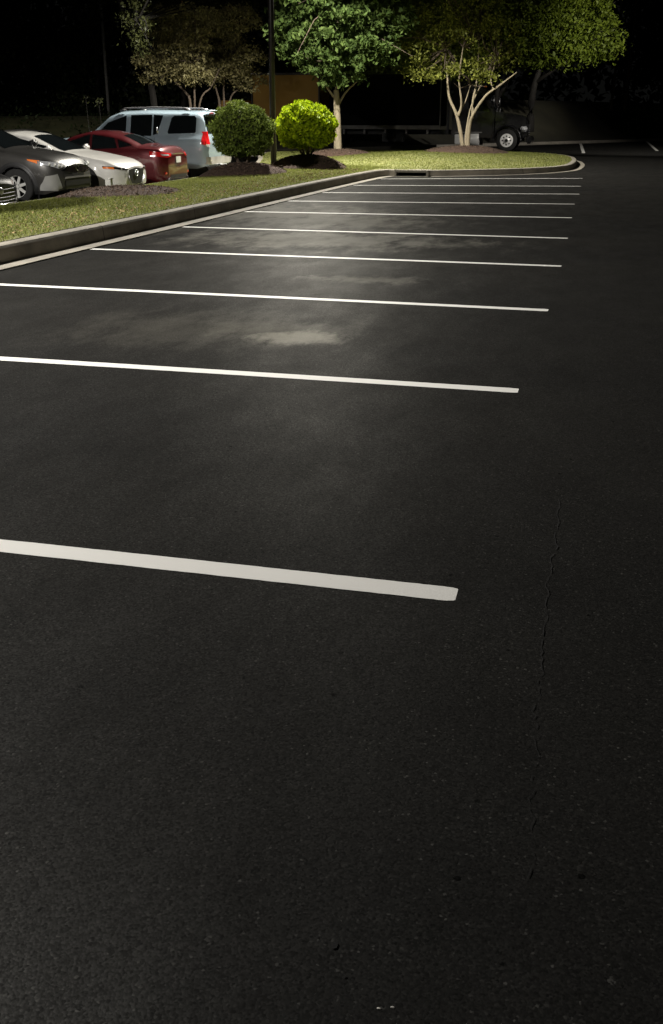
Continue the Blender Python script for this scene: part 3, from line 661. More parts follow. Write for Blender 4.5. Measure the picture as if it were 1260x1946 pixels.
# hedge on the right
hp = on_z(1200, 262); root = thing('hedge', (hp.x+1.0, kz(hp.x)+3.5, .3)); tag(root, 'low dark hedge on the bank at the right edge', 'hedge')
N = 9000; d = rng.normal(size=(N, 3)); d /= np.linalg.norm(d, axis=1)[:, None]; P = d*(1-np.abs(rng.normal(size=(N, 1)))*.12)*np.array([4.2, 1.6, 1.35])*(1+.08*np.sin(d[:, :1]*14)); P = P[P[:, 2] > -.6]; P[:, 2] += .7
V, F = leaves(P, .12); np_mesh('foliage', V, F, MT['hedge'], root)
# few sprigs catching light, far left
for px, py, lb in ((188, 195, 'small lit sprig of leaves behind the SUV bonnet'), (163, 186, 'tiny lit sprig of leaves left of the SUV bonnet sprig')):
    p = Q(px, py, 40); root = thing('shrub', (p[0], 40, -.3)); tag(root, lb, 'shrub', 'small shrubs behind the parked cars')
    k = 26 if px > 170 else 12; c = np.array([0, 0, p[2]+.3])+rng.normal(size=(k, 3))*np.array([.10, .1, .09]); V, F = leaves(c, .06); np_mesh('foliage', V, F, LF['high'], root)
    MB().tube([(0, 0, 0), (.05, 0, 1), (0, 0, p[2]+.3)], [.03, .02, .01], 6).build('stem', LF['dbark'], root)

# ---------------------------------------------------------------- cars
class Hull:
    """s = metres back from the nose; local x = -s, the car points to +x"""
    def __init__(h, L, W, top, belt, zb=.22, glass=(1.2, 4.0), tumble=.22, wf=None, flare=0):
        h.L, h.W = L, W/2; h._top, h._belt = top, belt; h.zb0 = zb; h.tumble = tumble
        h.wf = wf or [(0, .60), (.04, .74), (.14, .87), (.32, .95), (.65, 1), (L-.6, 1), (L-.28, .96), (L-.1, .88), (L-.03, .78), (L, .66)]
    def _i(h, tab, s):
        k = (-.06, -.03, 0, .03, .06); return sum(float(np.interp(s+q, [a for a, _ in tab], [b for _, b in tab])) for q in k)/5
    def top(h, s): return max(h._i(h._top, s), h.belt(s)+.035)
    def belt(h, s): return h._i(h._belt, s)
    def w(h, s): return h.W*h._i(h.wf, s)
    def zb(h, s): return h.zb0+.10*max(0, 1-s/.35)+.10*max(0, 1-(h.L-s)/.35)
    def zr(h, s): r = min(.13, h.top(s)-h.belt(s)); return h.top(s)-r
    def hw(h, s, z):
        zb, bt, tp, zr, w = h.zb(s), h.belt(s), h.top(s), h.zr(s), h.w(s)
        if z <= bt:
            v = (z-zb)/(bt-zb); return w*float(np.interp(v, [0, .12, .3, .55, .8, .93, 1], [.92, .975, .985, 1, .985, .955, .915]))
        g0 = w*.915
        k = min(1, max(0, (tp-bt-.1)/.3))
        def gw(z): return g0-(z-bt)*h.tumble*2*k*.9*(w/h.W)
        if z <= zr: return gw(z)
        if z >= tp: return 0
        return gw(zr)*math.sqrt(max(0, 1-((z-zr)/(tp-zr))**2))
    def build(h, mat, parent, wheels, wr, name='body'):
        st = sorted(set([0, .02, .05, .09, .14, .2, .27]+list(np.arange(.34, h.L-.3, .05))+[h.L-q for q in (.27, .2, .14, .09, .05, .02, 0)]))
        rings = []
        for s in st:
            zb, bt, tp, zr = h.zb(s), h.belt(s), h.top(s), h.zr(s); R = [(0, zb)]
            for v in (0, .06, .12, .21, .3, .42, .55, .68, .8, .88, .94, 1): z = zb+(bt-zb)*v; R.append((h.hw(s, z), z))
            for v in (.15, .33, .5, .67, .85, 1): z = bt+(zr-bt)*v; R.append((h.hw(s, z+1e-6 if zr > bt else bt), z))
            for a in (18, 36, 52, 66, 78): z = zr+(tp-zr)*math.sin(math.radians(a)); R.append((h.hw(s, z), z))
            R.append((0, tp)); rings.append(R)
        n = len(rings[0]); full = []
        for s, R in zip(st, rings):
            full.append([(-s, y, z) for y, z in R]+[(-s, -y, z) for y, z in R[-2:0:-1]])
        m = len(full[0]); v = [p for r in full for p in r]; f = []
        for i in range(len(st)-1):
            for k in range(m):
                q = (i*m+k, (i+1)*m+k, (i+1)*m+(k+1) % m, i*m+(k+1) % m); c = [sum(v[a][j] for a in q)/4 for j in range(3)]
                if any((-c[0]-ws)**2+(c[2]-wz)**2 < (wr+.055)**2 and c[2] < wz+wr+.06 for ws, wz in wheels) and abs(c[1]) > .25*h.W: continue
                f.append(q)
        f.append(tuple(range(m))); f.append(tuple((len(st)-1)*m+k for k in range(m))[::-1])
        o = mesh_obj(name, v, f, mat, parent, True)
        me = o.data; me.set_sharp_from_angle(angle=math.radians(38)); return o
    def pt(h, kind, a, b):
        if kind == 'side': return (-a, 0, b)
        return (0, a, b)
    def proj(h, kind, a, b, off, sgn=-1):
        """side: (s, z) ; front/rear: (y, z) ; top: (s, y)"""
        if kind == 'side': return (-a, sgn*(h.hw(a, b)+off), b)
        if kind in ('front', 'rear'):
            lo, hi = 0.0, .42
            for _ in range(22):
                mid = (lo+hi)/2; s = mid if kind == 'front' else h.L-mid
                ok = abs(a) < h.hw(s, b) and h.zb(s) < b < h.top(s)
                if ok: hi = mid
                else: lo = mid
            return (-(hi-off), a*(1+off*.6/max(.3, h.W)), b) if kind == 'front' else (-(h.L-hi+off), a*(1+off*.6/max(.3, h.W)), b)
        z0, z1 = h.belt(a), h.top(a)
        for _ in range(22):
            mid = (z0+z1)/2
            if h.hw(a, mid) > abs(b): z0 = mid
            else: z1 = mid
        return (-a+off*.3, b, z0+off)
    def patch(h, name, mat, parent, kind, lo, hi, off=.006, n=12, m=5, sgn=-1):
        def samp(P, t):
            x = t*(len(P)-1); i = min(int(x), len(P)-2); u = x-i; return [P[i][j]*(1-u)+P[i+1][j]*u for j in (0, 1)]
        v = []; N = n*max(1, len(lo)-1)//1
        for j in range(m+1):
            for i in range(N+1):
                a = samp(lo, i/N); b = samp(hi, i/N); q = [a[k]*(1-j/m)+b[k]*j/m for k in (0, 1)]; v.append(h.proj(kind, q[0], q[1], off, sgn))
        f = [(j*(N+1)+i, j*(N+1)+i+1, (j+1)*(N+1)+i+1, (j+1)*(N+1)+i) for j in range(m) for i in range(N)]
        return mesh_obj(name, v, f, mat, parent, True)
def wheel(parent, x, y, z, R, w=.21, spokes=7, hub='rim', name='wheel'):
    sg = 1 if y > 0 else -1; W_ = thing_child(name, parent)
    MB().lathe([(R*.62, 0), (R*.70, .01), (R*.93, .01), (R, .03), (R, w-.03), (R*.93, w-.01), (R*.62, w)], 'y', (x, y if sg < 0 else y-w, z), 30).build('tyre', MT['rubber'], W_, True)
    f = -1 if sg < 0 else 1; yo = y+(-f)*.03
    m = MB(); m.lathe([(R*.62, 0), (R*.58, .02), (R*.56, .12)], 'y', (x, (y if sg < 0 else y-.12), z), 30)
    m.lathe([(0, 0), (R*.12, .004), (R*.13, .05)], 'y', (x, yo-.02, z), 14)
    for k in range(spokes):
        a = 2*math.pi*k/spokes+.3; c, s_ = math.cos(a), math.sin(a); ww = R*.07
        p = [(R*.08, -ww*1.3), (R*.6, -ww), (R*.6, ww), (R*.08, ww*1.3)]; vv = [(x+u*c-q*s_, yo+d, z+u*s_+q*c) for d in (-.012, .012) for u, q in p]
        m.add(vv, [(0, 1, 2, 3), (7, 6, 5, 4), (0, 4, 5, 1), (1, 5, 6, 2), (2, 6, 7, 3), (3, 7, 4, 0)])
    m.build('rim', MT[hub], W_, False)
    return W_
def thing_child(name, parent):
    o = bpy.data.objects.new(name, None); o.empty_display_size = .1; return link(o, parent)
def arches(parent, h, wheels, wr, mat, sides=(-1, 1)):
    for ws, wz in wheels:
        for sg in sides:
            v = []; f = []; n = 26
            for k in range(n+1):
                a = math.radians(-22+224*k/n); 
                for r, off in ((wr+.035, .004), (wr+.095, .014), (wr+.125, .004)):
                    s = ws-r*math.cos(a)*-1; s = ws+r*math.cos(a); z = wz+r*math.sin(a); z = max(z, h.zb(s)-.0)
                    v.append((-s, sg*(h.hw(s, max(z, h.zb(s)+.01))+off), z))
                v.append((-(ws+(wr+.035)*math.cos(a)), sg*(h.W-.25), max(wz+(wr+.035)*math.sin(a), .15)))
            for k in range(n):
                for j, q in ((0, 1), (1, 2), (0, 3)): f.append((4*k+j, 4*k+q, 4*k+4+q, 4*k+4+j))
            mesh_obj('wheel_arch', v, f, mat, parent, True)
    for ws, wz in wheels: MB().box((-ws, 0, wz+.05), (wr*2.3, h.W*2-.55, wr*2.0)).build('wheel_well', MT['liner'], parent)
def mirror(h, parent, s, z, mat, sgn=-1):
    y = sgn*(h.hw(s, z)+.11); m = bpy.data.objects.new('x', None); bpy.data.objects.remove(m)
    o = MB().box((-s, y, z+.05), (.11, .22, .15), 0, .04).build('door_mirror', mat, parent, True); MB().box((-s+.0, y-sgn*.1, z-.02), (.06, .12, .04)).build('mirror_stalk', MT['black'], o)
    MB().box((-s-.058, y, z+.05), (.006, .17, .11), 0, .002).build('mirror_glass', MT['glass'], o)
def place(root, x, y, z, ang, L, rear_out=False):
    """rear_out: the tail faces +x; local nose at 0"""
    if rear_out: root.rotation_euler = (0, 0, math.pi+math.radians(ang)); root.location = (x-L*math.cos(math.radians(ang)), y-L*math.sin(math.radians(ang)), z)
    else: root.rotation_euler = (0, 0, math.radians(ang)); root.location = (x, y, z)
_b = MT['truck'].node_tree.nodes['Principled BSDF']; _b.inputs['Coat Weight'].default_value = .3; _b.inputs['Specular IOR Level'].default_value = .2
PAINT = dict(grey=m_carpaint('grey_car_paint', (.06, .058, .055), .5, .38), white=m_carpaint('white_car_paint', (.72, .71, .68), 0.0, .4), red=m_carpaint('dark_red_car_paint', (.10, .008, .012), .4, .36),
             blue=m_carpaint('blue_grey_car_paint', (.28, .36, .42), .1, .4), black=m_carpaint('black_car_paint', (.010, .010, .011), .3, .3), silver=m_carpaint('dull_silver_paint', (.12, .12, .12), .5, .4))

# --- dark grey crossover, nose to the island
def crossover():
    r = thing('parked_car'); tag(r, 'dark grey crossover with four point headlight, nose to the grass between black and white cars', 'car', 'cars parked along the island'); L = 4.36
    h = Hull(L, 1.80, [(0, .74), (.06, .84), (.25, .95), (.7, 1.03), (1.1, 1.09), (1.3, 1.15), (2.05, 1.50), (2.5, 1.55), (3.1, 1.53), (3.8, 1.34), (4.2, 1.06), (4.36, .8)],
             [(0, .62), (.08, .76), (.4, .90), (1.1, 1.0), (2.6, 1.06), (3.6, 1.18), (4.2, 1.0), (4.36, .7)], .2)
    W = [(.92, .35), (3.56, .35)]; h.build(PAINT['grey'], r, W, .35); arches(r, h, W, .35, MT['black'])
    for ws, wz in W:
        for sg in (-1, 1): wheel(r, -ws, sg*.88, .35, .35)
    for sg in (-1, 1):
        h.patch('side_window', MT['glass'], r, 'side', [(1.35, 1.10), (2.4, 1.08), (3.4, 1.20)], [(1.5, 1.17), (2.15, 1.44), (3.5, 1.34)], .007, 10, 5, sg)
        # headlight wraps the corner: lens, reflector points, amber
        hl = h.patch('headlight', MT['lens'], r, 'front', [(sg*.44, .735), (sg*.66, .70), (sg*.86, .79)], [(sg*.40, .775), (sg*.64, .82), (sg*.87, .86)], .012)
        for yy_, zz_ in ((.55, .745), (.63, .755), (.70, .77), (.77, .785)):
            p = h.proj('front', sg*yy_, zz_, .03); MB().lathe([(0, .012), (.022, .01), (.032, -.012)], 'x', p, 12).build('projector', MT['plate'], hl, True)
        h.patch('indicator', MT['amber'], r, 'side', [(.42, .80), (.62, .86)], [(.38, .86), (.64, .885)], .012, 8, 3, sg)
        h.patch('bumper_corner', MT['rail'], r, 'front', [(sg*.60, .26), (sg*.86, .28)], [(sg*.70, .60), (sg*.84, .56)], .016)
        h.patch('side_sill', MT['black'], r, 'side', [(1.45, .21), (3.1, .21)], [(1.45, .33), (3.1, .33)], .01, 10, 2, sg)
        mirror(h, r, 1.45, 1.10, MT['black'], sg)
    h.patch('upper_grille', MT['gloss'], r, 'front', [(-.62, .66), (0, .60), (.62, .66)], [(-.40, .745), (0, .72), (.40, .745)], .012)
    h.patch('lower_grille', MT['black'], r, 'front', [(-.60, .30), (0, .27), (.60, .30)], [(-.50, .50), (0, .50), (.50, .50)], .012)
    h.patch('grille_trim', MT['skirt'], r, 'front', [(-.58, .50), (0, .505), (.58, .50)], [(-.54, .535), (0, .54), (.54, .535)], .022)
    p = h.proj('front', 0, .70, .02); b = MB(); b.lathe([(.05, 0), (.062, .008), (.072, 0)], 'x', p, 20); b.build('badge', MT['chrome'], r, True)
    h.patch('windscreen', MT['glass'], r, 'top', [(1.22, -.66), (1.2, 0), (1.22, .66)], [(2.0, -.52), (1.98, 0), (2.0, .52)], .006)
    h.patch('number_plate', MT['black'], r, 'front', [(-.26, .53), (.26, .53)], [(-.26, .6), (.26, .6)], .02)
    place(r, -10.57, 20.25, -.19, 0, L)
crossover()

# --- white hatchback, nose to the island
def hatch():
    r = thing('parked_car'); tag(r, 'white hatchback with an amber indicator and oval black grille, nose to the grass', 'car', 'cars parked along the island'); L = 4.46
    h = Hull(L, 1.79, [(0, .64), (.06, .72), (.3, .82), (.8, .92), (1.3, 1.0), (1.5, 1.06), (2.3, 1.38), (2.75, 1.435), (3.3, 1.40), (4.0, 1.16), (4.35, .95), (4.46, .7)],
             [(0, .55), (.08, .66), (.4, .80), (1.2, .95), (2.6, 1.0), (3.6, 1.06), (4.3, .9), (4.46, .65)], .17)
    W = [(.9, .34), (3.6, .34)]; h.build(PAINT['white'], r, W, .34); arches(r, h, W, .34, PAINT['white'])
    for ws, wz in W:
        for sg in (-1, 1): wheel(r, -ws, sg*.87, .34, .34, hub='black')
    for sg in (-1, 1):
        h.patch('front_side_window', MT['glass'], r, 'side', [(1.62, 1.02), (2.75, 1.03)], [(1.75, 1.10), (2.75, 1.33)], .007, 12, 5, sg)
        h.patch('rear_side_window', MT['glass'], r, 'side', [(2.82, 1.035), (3.7, 1.12)], [(2.82, 1.33), (3.6, 1.22)], .007, 12, 5, sg)
        hl = h.patch('headlight', MT['gloss'], r, 'front', [(sg*.40, .60), (sg*.62, .60), (sg*.87, .66)], [(sg*.40, .635), (sg*.62, .655), (sg*.88, .70)], .012)
        p = h.proj('front', sg*.62, .63, .02); MB().lathe([(0, .012), (.02, .008), (.028, -.01)], 'x', p, 12).build('projector', MT['lens'], hl, True)
        h.patch('indicator', MT['amber'], r, 'front', [(sg*.77, .628), (sg*.86, .64)], [(sg*.77, .668), (sg*.865, .685)], .02, 6, 3)
        mirror(h, r, 1.68, 1.0, PAINT['white'], sg)
        for s_ in (1.62, 2.78): h.patch('door_gap', MT['liner'], r, 'side', [(s_, .25), (s_+.008, .25)], [(s_, .98), (s_+.008, .98)], .003, 2, 16, sg)
    gr = h.patch('grille', MT['black'], r, 'front', [(-.38, .44), (-.30, .30), (0, .27), (.30, .30), (.38, .44)], [(-.40, .50), (-.38, .60), (0, .635), (.38, .60), (.40, .50)], .014, 8, 5)
    for pts_ in ([(-.40, .46), (-.31, .285), (0, .255), (.31, .285), (.40, .46)],):
        MB().tube([h.proj('front', a, b, .02) for a, b in pts_], .012, 6).build('grille_trim', MT['chrome'], gr, True)
    m = MB(); p = h.proj('front', 0, .52, .03)
    m.tube([(p[0], -.09, .555), (p[0]+.002, -.04, .53), (p[0]+.004, 0, .50), (p[0]+.002, .04, .53), (p[0], .09, .555)], .008, 6); m.tube([(p[0], .1*math.cos(a), .52+.065*math.sin(a)) for a in np.linspace(0, 6.283, 18)], .007, 6); m.build('badge', MT['chrome'], r, True)
    h.patch('lower_intake', MT['black'], r, 'front', [(-.72, .19), (0, .185), (.72, .19)], [(-.70, .235), (0, .235), (.70, .235)], .014)
    h.patch('windscreen', MT['glass'], r, 'top', [(1.42, -.66), (1.40, 0), (1.42, .66)], [(2.25, -.52), (2.22, 0), (2.25, .52)], .006)
    place(r, -10.5, 23.0, -.24, 0, L)
hatch()

# --- dark red sedan, tail to the island
def sedan():
    r = thing('parked_car'); tag(r, 'dark red sedan with red tail lamps and a pale number plate, tail to the grass', 'car', 'cars parked along the island'); L = 4.87
    h = Hull(L, 1.83, [(0, .62), (.08, .74), (.5, .86), (1.3, .97), (1.5, 1.02), (2.2, 1.36), (2.7, 1.465), (3.2, 1.45), (3.7, 1.34), (4.2, 1.13), (4.32, 1.10), (4.72, 1.08), (4.82, 1.0), (4.87, .86)],
             [(0, .55), (.08, .68), (.5, .80), (1.3, .92), (3.0, .97), (4.2, 1.03), (4.7, 1.0), (4.87, .80)], .18)
    W = [(.95, .34), (3.77, .34)]; h.build(PAINT['red'], r, W, .34); arches(r, h, W, .34, PAINT['red'])
    for ws, wz in W:
        for sg in (-1, 1): wheel(r, -ws, sg*.885, .34, .34)
    for sg in (-1, 1):
        h.patch('front_side_window', MT['glass'], r, 'side', [(1.65, 1.0), (2.75, 1.0)], [(1.85, 1.10), (2.75, 1.36)], .007, 12, 5, sg)
        h.patch('rear_side_window', MT['glass'], r, 'side', [(2.82, 1.0), (3.55, 1.03)], [(2.82, 1.36), (3.45, 1.27)], .007, 12, 5, sg)
        h.patch('quarter_window', MT['glass'], r, 'side', [(3.60, 1.04), (3.95, 1.09)], [(3.55, 1.24), (3.92, 1.13)], .007, 8, 5, sg)
        tl = h.patch('tail_lamp', MT['red_lens'], r, 'rear', [(sg*.46, .83), (sg*.70, .80), (sg*.885, .84)], [(sg*.44, .90), (sg*.68, .93), (sg*.895, .96)], .016)
        h.patch('reversing_lens', MT['lens'], tl, 'rear', [(sg*.58, .85), (sg*.78, .85)], [(sg*.58, .885), (sg*.80, .895)], .022, 6, 2)
        p = h.proj('rear', sg*.70, .42, .01); MB().box(p, (.02, .16, .05), 0, .006).build('reflector', MT['red_lens'], r)
        mirror(h, r, 1.7, 1.0, PAINT['red'], sg)
        for s_ in (1.68, 2.78, 3.5): h.patch('door_gap', MT['liner'], r, 'side', [(s_, .28), (s_+.008, .28)], [(s_, .94), (s_+.008, .94)], .003, 2, 16, sg)
        for s_ in (2.5, 3.35): MB().box((-s_, sg*(h.hw(s_, .84)+.02), .84), (.20, .03, .03), 0, .01).build('door_handle', PAINT['red'], r, True)
    h.patch('rear_window', MT['glass'], r, 'top', [(3.62, -.50), (3.60, 0), (3.62, .50)], [(4.16, -.60), (4.18, 0), (4.16, .60)], .006)
    h.patch('windscreen', MT['glass'], r, 'top', [(1.45, -.66), (1.42, 0), (1.45, .66)], [(2.3, -.5), (2.25, 0), (2.3, .5)], .006)
    h.patch('boot_trim', MT['chrome'], r, 'rear', [(-.42, .87), (0, .875), (.42, .87)], [(-.42, .895), (0, .905), (.42, .895)], .02)
    p = h.proj('rear', 0, .74, .02); MB().box(p, (.012, .31, .155), 0, .004).build('number_plate', MT['plate'], r)
    h.patch('bumper_inset', MT['black'], r, 'rear', [(-.6, .24), (0, .235), (.6, .24)], [(-.55, .38), (0, .38), (.55, .38)], .012)
    h.patch('boot_gap', MT['liner'], r, 'rear', [(-.62, .585), (0, .58), (.62, .585)], [(-.62, .595), (0, .59), (.62, .595)], .006, 16, 2)
    for sg in (-1, 1): MB().tube([(-L+.1, sg*.6, .27), (-L-.02, sg*.6, .27)], .045, 12, False).build('exhaust_tip', MT['chrome'], r, True)
    place(r, -10.78, 26.3, -.28, 0, L, True)
sedan()

# --- blue grey SUV, tail to the island
def suv():
    r = thing('parked_car'); tag(r, 'large blue grey SUV with dark windows and red tail lamp beside the dark olive bush', 'car', 'cars parked along the island'); L = 5.25
    wf = [(0, .60), (.04, .80), (.14, .90), (.32, .96), (.65, 1), (L-.35, 1), (L-.16, .975), (L-.05, .93), (L, .86)]
    h = Hull(L, 2.0, [(0, .85), (.08, 1.02), (.4, 1.14), (1.3, 1.20), (1.5, 1.25), (2.15, 1.80), (2.45, 1.90), (3.3, 1.935), (4.9, 1.90), (5.05, 1.86), (5.13, 1.70), (5.20, 1.25), (5.25, 1.10)],
             [(0, .75), (.08, .92), (.4, 1.08), (1.4, 1.16), (3.0, 1.18), (4.9, 1.22), (5.15, 1.2), (5.25, 1.0)], .34, tumble=.17, wf=wf)
    W = [(1.0, .40), (4.13, .40)]; h.build(PAINT['blue'], r, W, .41); arches(r, h, W, .41, PAINT['blue'])
    for ws, wz in W:
        for sg in (-1, 1): wheel(r, -ws, sg*.97, .40, .40, .26, 6)
    for sg in (-1, 1):
        h.patch('front_side_window', MT['glass'], r, 'side', [(1.75, 1.22), (2.72, 1.22)], [(2.15, 1.58), (2.72, 1.77)], .007, 12, 5, sg)
        h.patch('rear_side_window', MT['glass'], r, 'side', [(2.86, 1.22), (3.52, 1.22)], [(2.86, 1.78), (3.52, 1.79)], .007, 12, 5, sg)
        h.patch('quarter_window', MT['glass'], r, 'side', [(3.57, 1.24), (3.70, 1.28)], [(3.57, 1.79), (3.86, 1.77)], .007, 8, 5, sg)
        h.patch('rear_quarter_window', MT['glass'], r, 'side', [(4.02, 1.32), (4.05, 1.28), (4.85, 1.30), (4.88, 1.34)], [(4.12, 1.70), (4.20, 1.76), (4.82, 1.76), (4.88, 1.70)], .007, 6, 5, sg)
        tl = h.patch('tail_lamp', MT['red_lens'], r, 'rear', [(sg*.80, .96), (sg*.925, .96)], [(sg*.76, 1.34), (sg*.86, 1.34)], .02)
        h.patch('tail_lamp_side', MT['red_lens'], tl, 'side', [(L-.20, 1.0), (L-.06, .98)], [(L-.16, 1.30), (L-.06, 1.32)], .014, 6, 5, sg)
        h.patch('reversing_lens', MT['lens'], tl, 'rear', [(sg*.81, .93), (sg*.92, .93)], [(sg*.80, 1.0), (sg*.92, 1.0)], .024, 6, 2)
        # roof rail and feet
        rl = MB().tube([(-2.5, sg*.70, 1.90), (-2.7, sg*.70, 1.965), (-3.6, sg*.70, 1.985), (-4.5, sg*.70, 1.965), (-4.7, sg*.70, 1.91)], .022, 8).build('roof_rail', MT['grey_metal'], r, True)
        for s_ in (2.62, 4.58): MB().box((-s_, sg*.70, 1.925), (.20, .06, .06), 0, .015).build('rail_foot', MT['chrome'], rl, True)
        for s_ in (2.78, 3.62): h.patch('door_gap', MT['liner'], r, 'side', [(s_, .45), (s_+.01, .45)], [(s_, 1.17), (s_+.01, 1.17)], .003, 2, 16, sg)
        for s_ in (2.55, 3.70): MB().box((-s_, sg*(h.hw(s_, 1.12 if s_ < 3 else 1.36)+.02), 1.12 if s_ < 3 else 1.36), (.05 if s_ > 3 else .2, .04, .2 if s_ > 3 else .04), 0, .012).build('door_handle', MT['chrome'], r, True)
        h.patch('side_sill', MT['skirt'], r, 'side', [(1.6, .36), (3.5, .36)], [(1.6, .44), (3.5, .44)], .03, 10, 2, sg)
        mirror(h, r, 1.72, 1.22, PAINT['blue'], sg)
    h.patch('rear_window', MT['glass'], r, 'rear', [(-.74, 1.30), (0, 1.28), (.74, 1.30)], [(-.68, 1.76), (0, 1.78), (.68, 1.76)], .012)
    h.patch('rear_bumper', MT['skirt'], r, 'rear', [(-.93, .46), (0, .46), (.93, .46)], [(-.94, .66), (0, .66), (.94, .66)], .05, 14, 4)
    h.patch('brake_lamp', MT['red_lens'], r, 'rear', [(-.16, 1.80), (.16, 1.80)], [(-.16, 1.845), (.16, 1.845)], .014, 8, 2)
    p = h.proj('rear', 0, .92, .02); MB().box((p[0], 0, .92), (.012, .31, .155), 0, .004).build('number_plate', MT['plate'], r)
    h.patch('windscreen', MT['glass'], r, 'top', [(1.55, -.74), (1.5, 0), (1.55, .74)], [(2.12, -.60), (2.08, 0), (2.12, .60)], .006)
    MB().box((-L+.06, 0, 1.895), (.22, 1.3, .035), 0, .014).build('spoiler', PAINT['blue'], r, True)
    MB().tube([(-L-.02, 0, .42), (-L-.22, 0, .42)], .03, 10).build('tow_bar', MT['chrome'], r)
    place(r, -10.85, 29.7, -.22, 0, L, True)
suv()

# --- black car, only its chrome nose is in the picture
def blackcar():
    r = thing('parked_car'); tag(r, 'black car at the left edge with only its chrome barred grille showing', 'car', 'cars parked along the island'); L = 4.7
    h = Hull(L, 1.85, [(0, .66), (.06, .76), (.3, .86), (1.0, .95), (1.4, 1.02), (2.2, 1.38), (2.8, 1.45), (3.4, 1.42), (4.1, 1.12), (4.6, 1.05), (4.7, .8)], [(0, .58), (.08, .70), (.4, .80), (1.2, .92), (3.0, .97), (4.6, .95), (4.7, .7)], .18)
    W = [(.93, .34), (3.65, .34)]; h.build(PAINT['black'], r, W, .34); arches(r, h, W, .34, PAINT['black'])
    for ws, wz in W:
        for sg in (-1, 1): wheel(r, -ws, sg*.89, .34, .34)
    gr = h.patch('grille', MT['gloss'], r, 'front', [(-.48, .36), (0, .33), (.48, .36)], [(-.46, .62), (0, .64), (.46, .62)], .014)
    for k, (w_, z_) in enumerate(((.44, .60), (.46, .53), (.47, .46), (.47, .40))): MB().tube([h.proj('front', a, z_-.02*(1-(a/.5)**2), .03) for a in np.linspace(-w_, w_, 12)], .010, 7).build('grille_bar', MT['grey_metal'], gr, True)
    MB().tube([h.proj('front', a, b, .03) for a, b in [(-.49, .62), (-.52, .45), (-.46, .345), (0, .315), (.46, .345), (.52, .45), (.49, .62)]], .018, 8).build('grille_surround', MT['chrome'], gr, True)
    p = h.proj('front', 0, .56, .04); MB().lathe([(0, .01), (.055, .008), (.07, -.01)], 'x', p, 18).build('badge', MT['chrome'], r, True)
    for sg in (-1, 1):
        h.patch('headlight', MT['lens'], r, 'front', [(sg*.56, .57), (sg*.88, .62)], [(sg*.54, .64), (sg*.88, .72)], .014)
        h.patch('fog_trim', MT['chrome'], r, 'front', [(sg*.60, .33), (sg*.80, .36)], [(sg*.60, .36), (sg*.80, .40)], .016)
        h.patch('side_window', MT['glass'], r, 'side', [(1.6, .98), (3.7, 1.03)], [(2.1, 1.28), (3.3, 1.32)], .007, 12, 5, sg); mirror(h, r, 1.65, .98, PAINT['black'], sg)
    h.patch('windscreen', MT['glass'], r, 'top', [(1.45, -.66), (1.42, 0), (1.45, .66)], [(2.2, -.52), (2.17, 0), (2.2, .52)], .006)
    place(r, -10.74, 17.5, -.36, 0, L)
blackcar()

# --- two plain cars in the next row
def far_car(px, yy, label, paint, sh=0.0):
    r = thing('parked_car'); tag(r, label, 'car', 'cars in the row behind'); L = 4.6
    h = Hull(L, 1.82, [(0, .66), (.3, .84), (1.0, .95), (1.4, 1.02), (2.1, 1.38+sh), (2.8, 1.46+sh), (3.6, 1.42+sh), (4.3, 1.1), (4.6, .8)], [(0, .58), (.4, .80), (1.2, .92), (3.0, .97), (4.5, .95), (4.6, .7)], .18)
    W = [(.93, .34), (3.65, .34)]; h.build(PAINT[paint], r, W, .34)
    for ws, wz in W:
        for sg in (-1, 1): wheel(r, -ws, sg*.88, .34, .34)
    for sg in (-1, 1):
        h.patch('front_side_window', MT['glass'], r, 'side', [(1.6, .98), (2.7, 1.0)], [(2.05, 1.30), (2.7, 1.37+sh)], .007, 12, 5, sg); h.patch('rear_side_window', MT['glass'], r, 'side', [(2.8, 1.0), (3.8, 1.03)], [(2.8, 1.37+sh), (3.6, 1.30+sh)], .007, 12, 5, sg)
    h.patch('windscreen', MT['glass'], r, 'top', [(1.45, -.66), (1.42, 0), (1.45, .66)], [(2.1, -.52), (2.07, 0), (2.1, .52)], .006)
    p = on_y(px, 245, yy); place(r, p.x, yy, -.42, 0, L)
far_car(165, 41, 'dull grey car in the row behind, between the white hatchback and the SUV', 'silver', .04)
far_car(62, 40, 'unlit dark car in the row behind, above the white hatchback roof', 'black', .0)

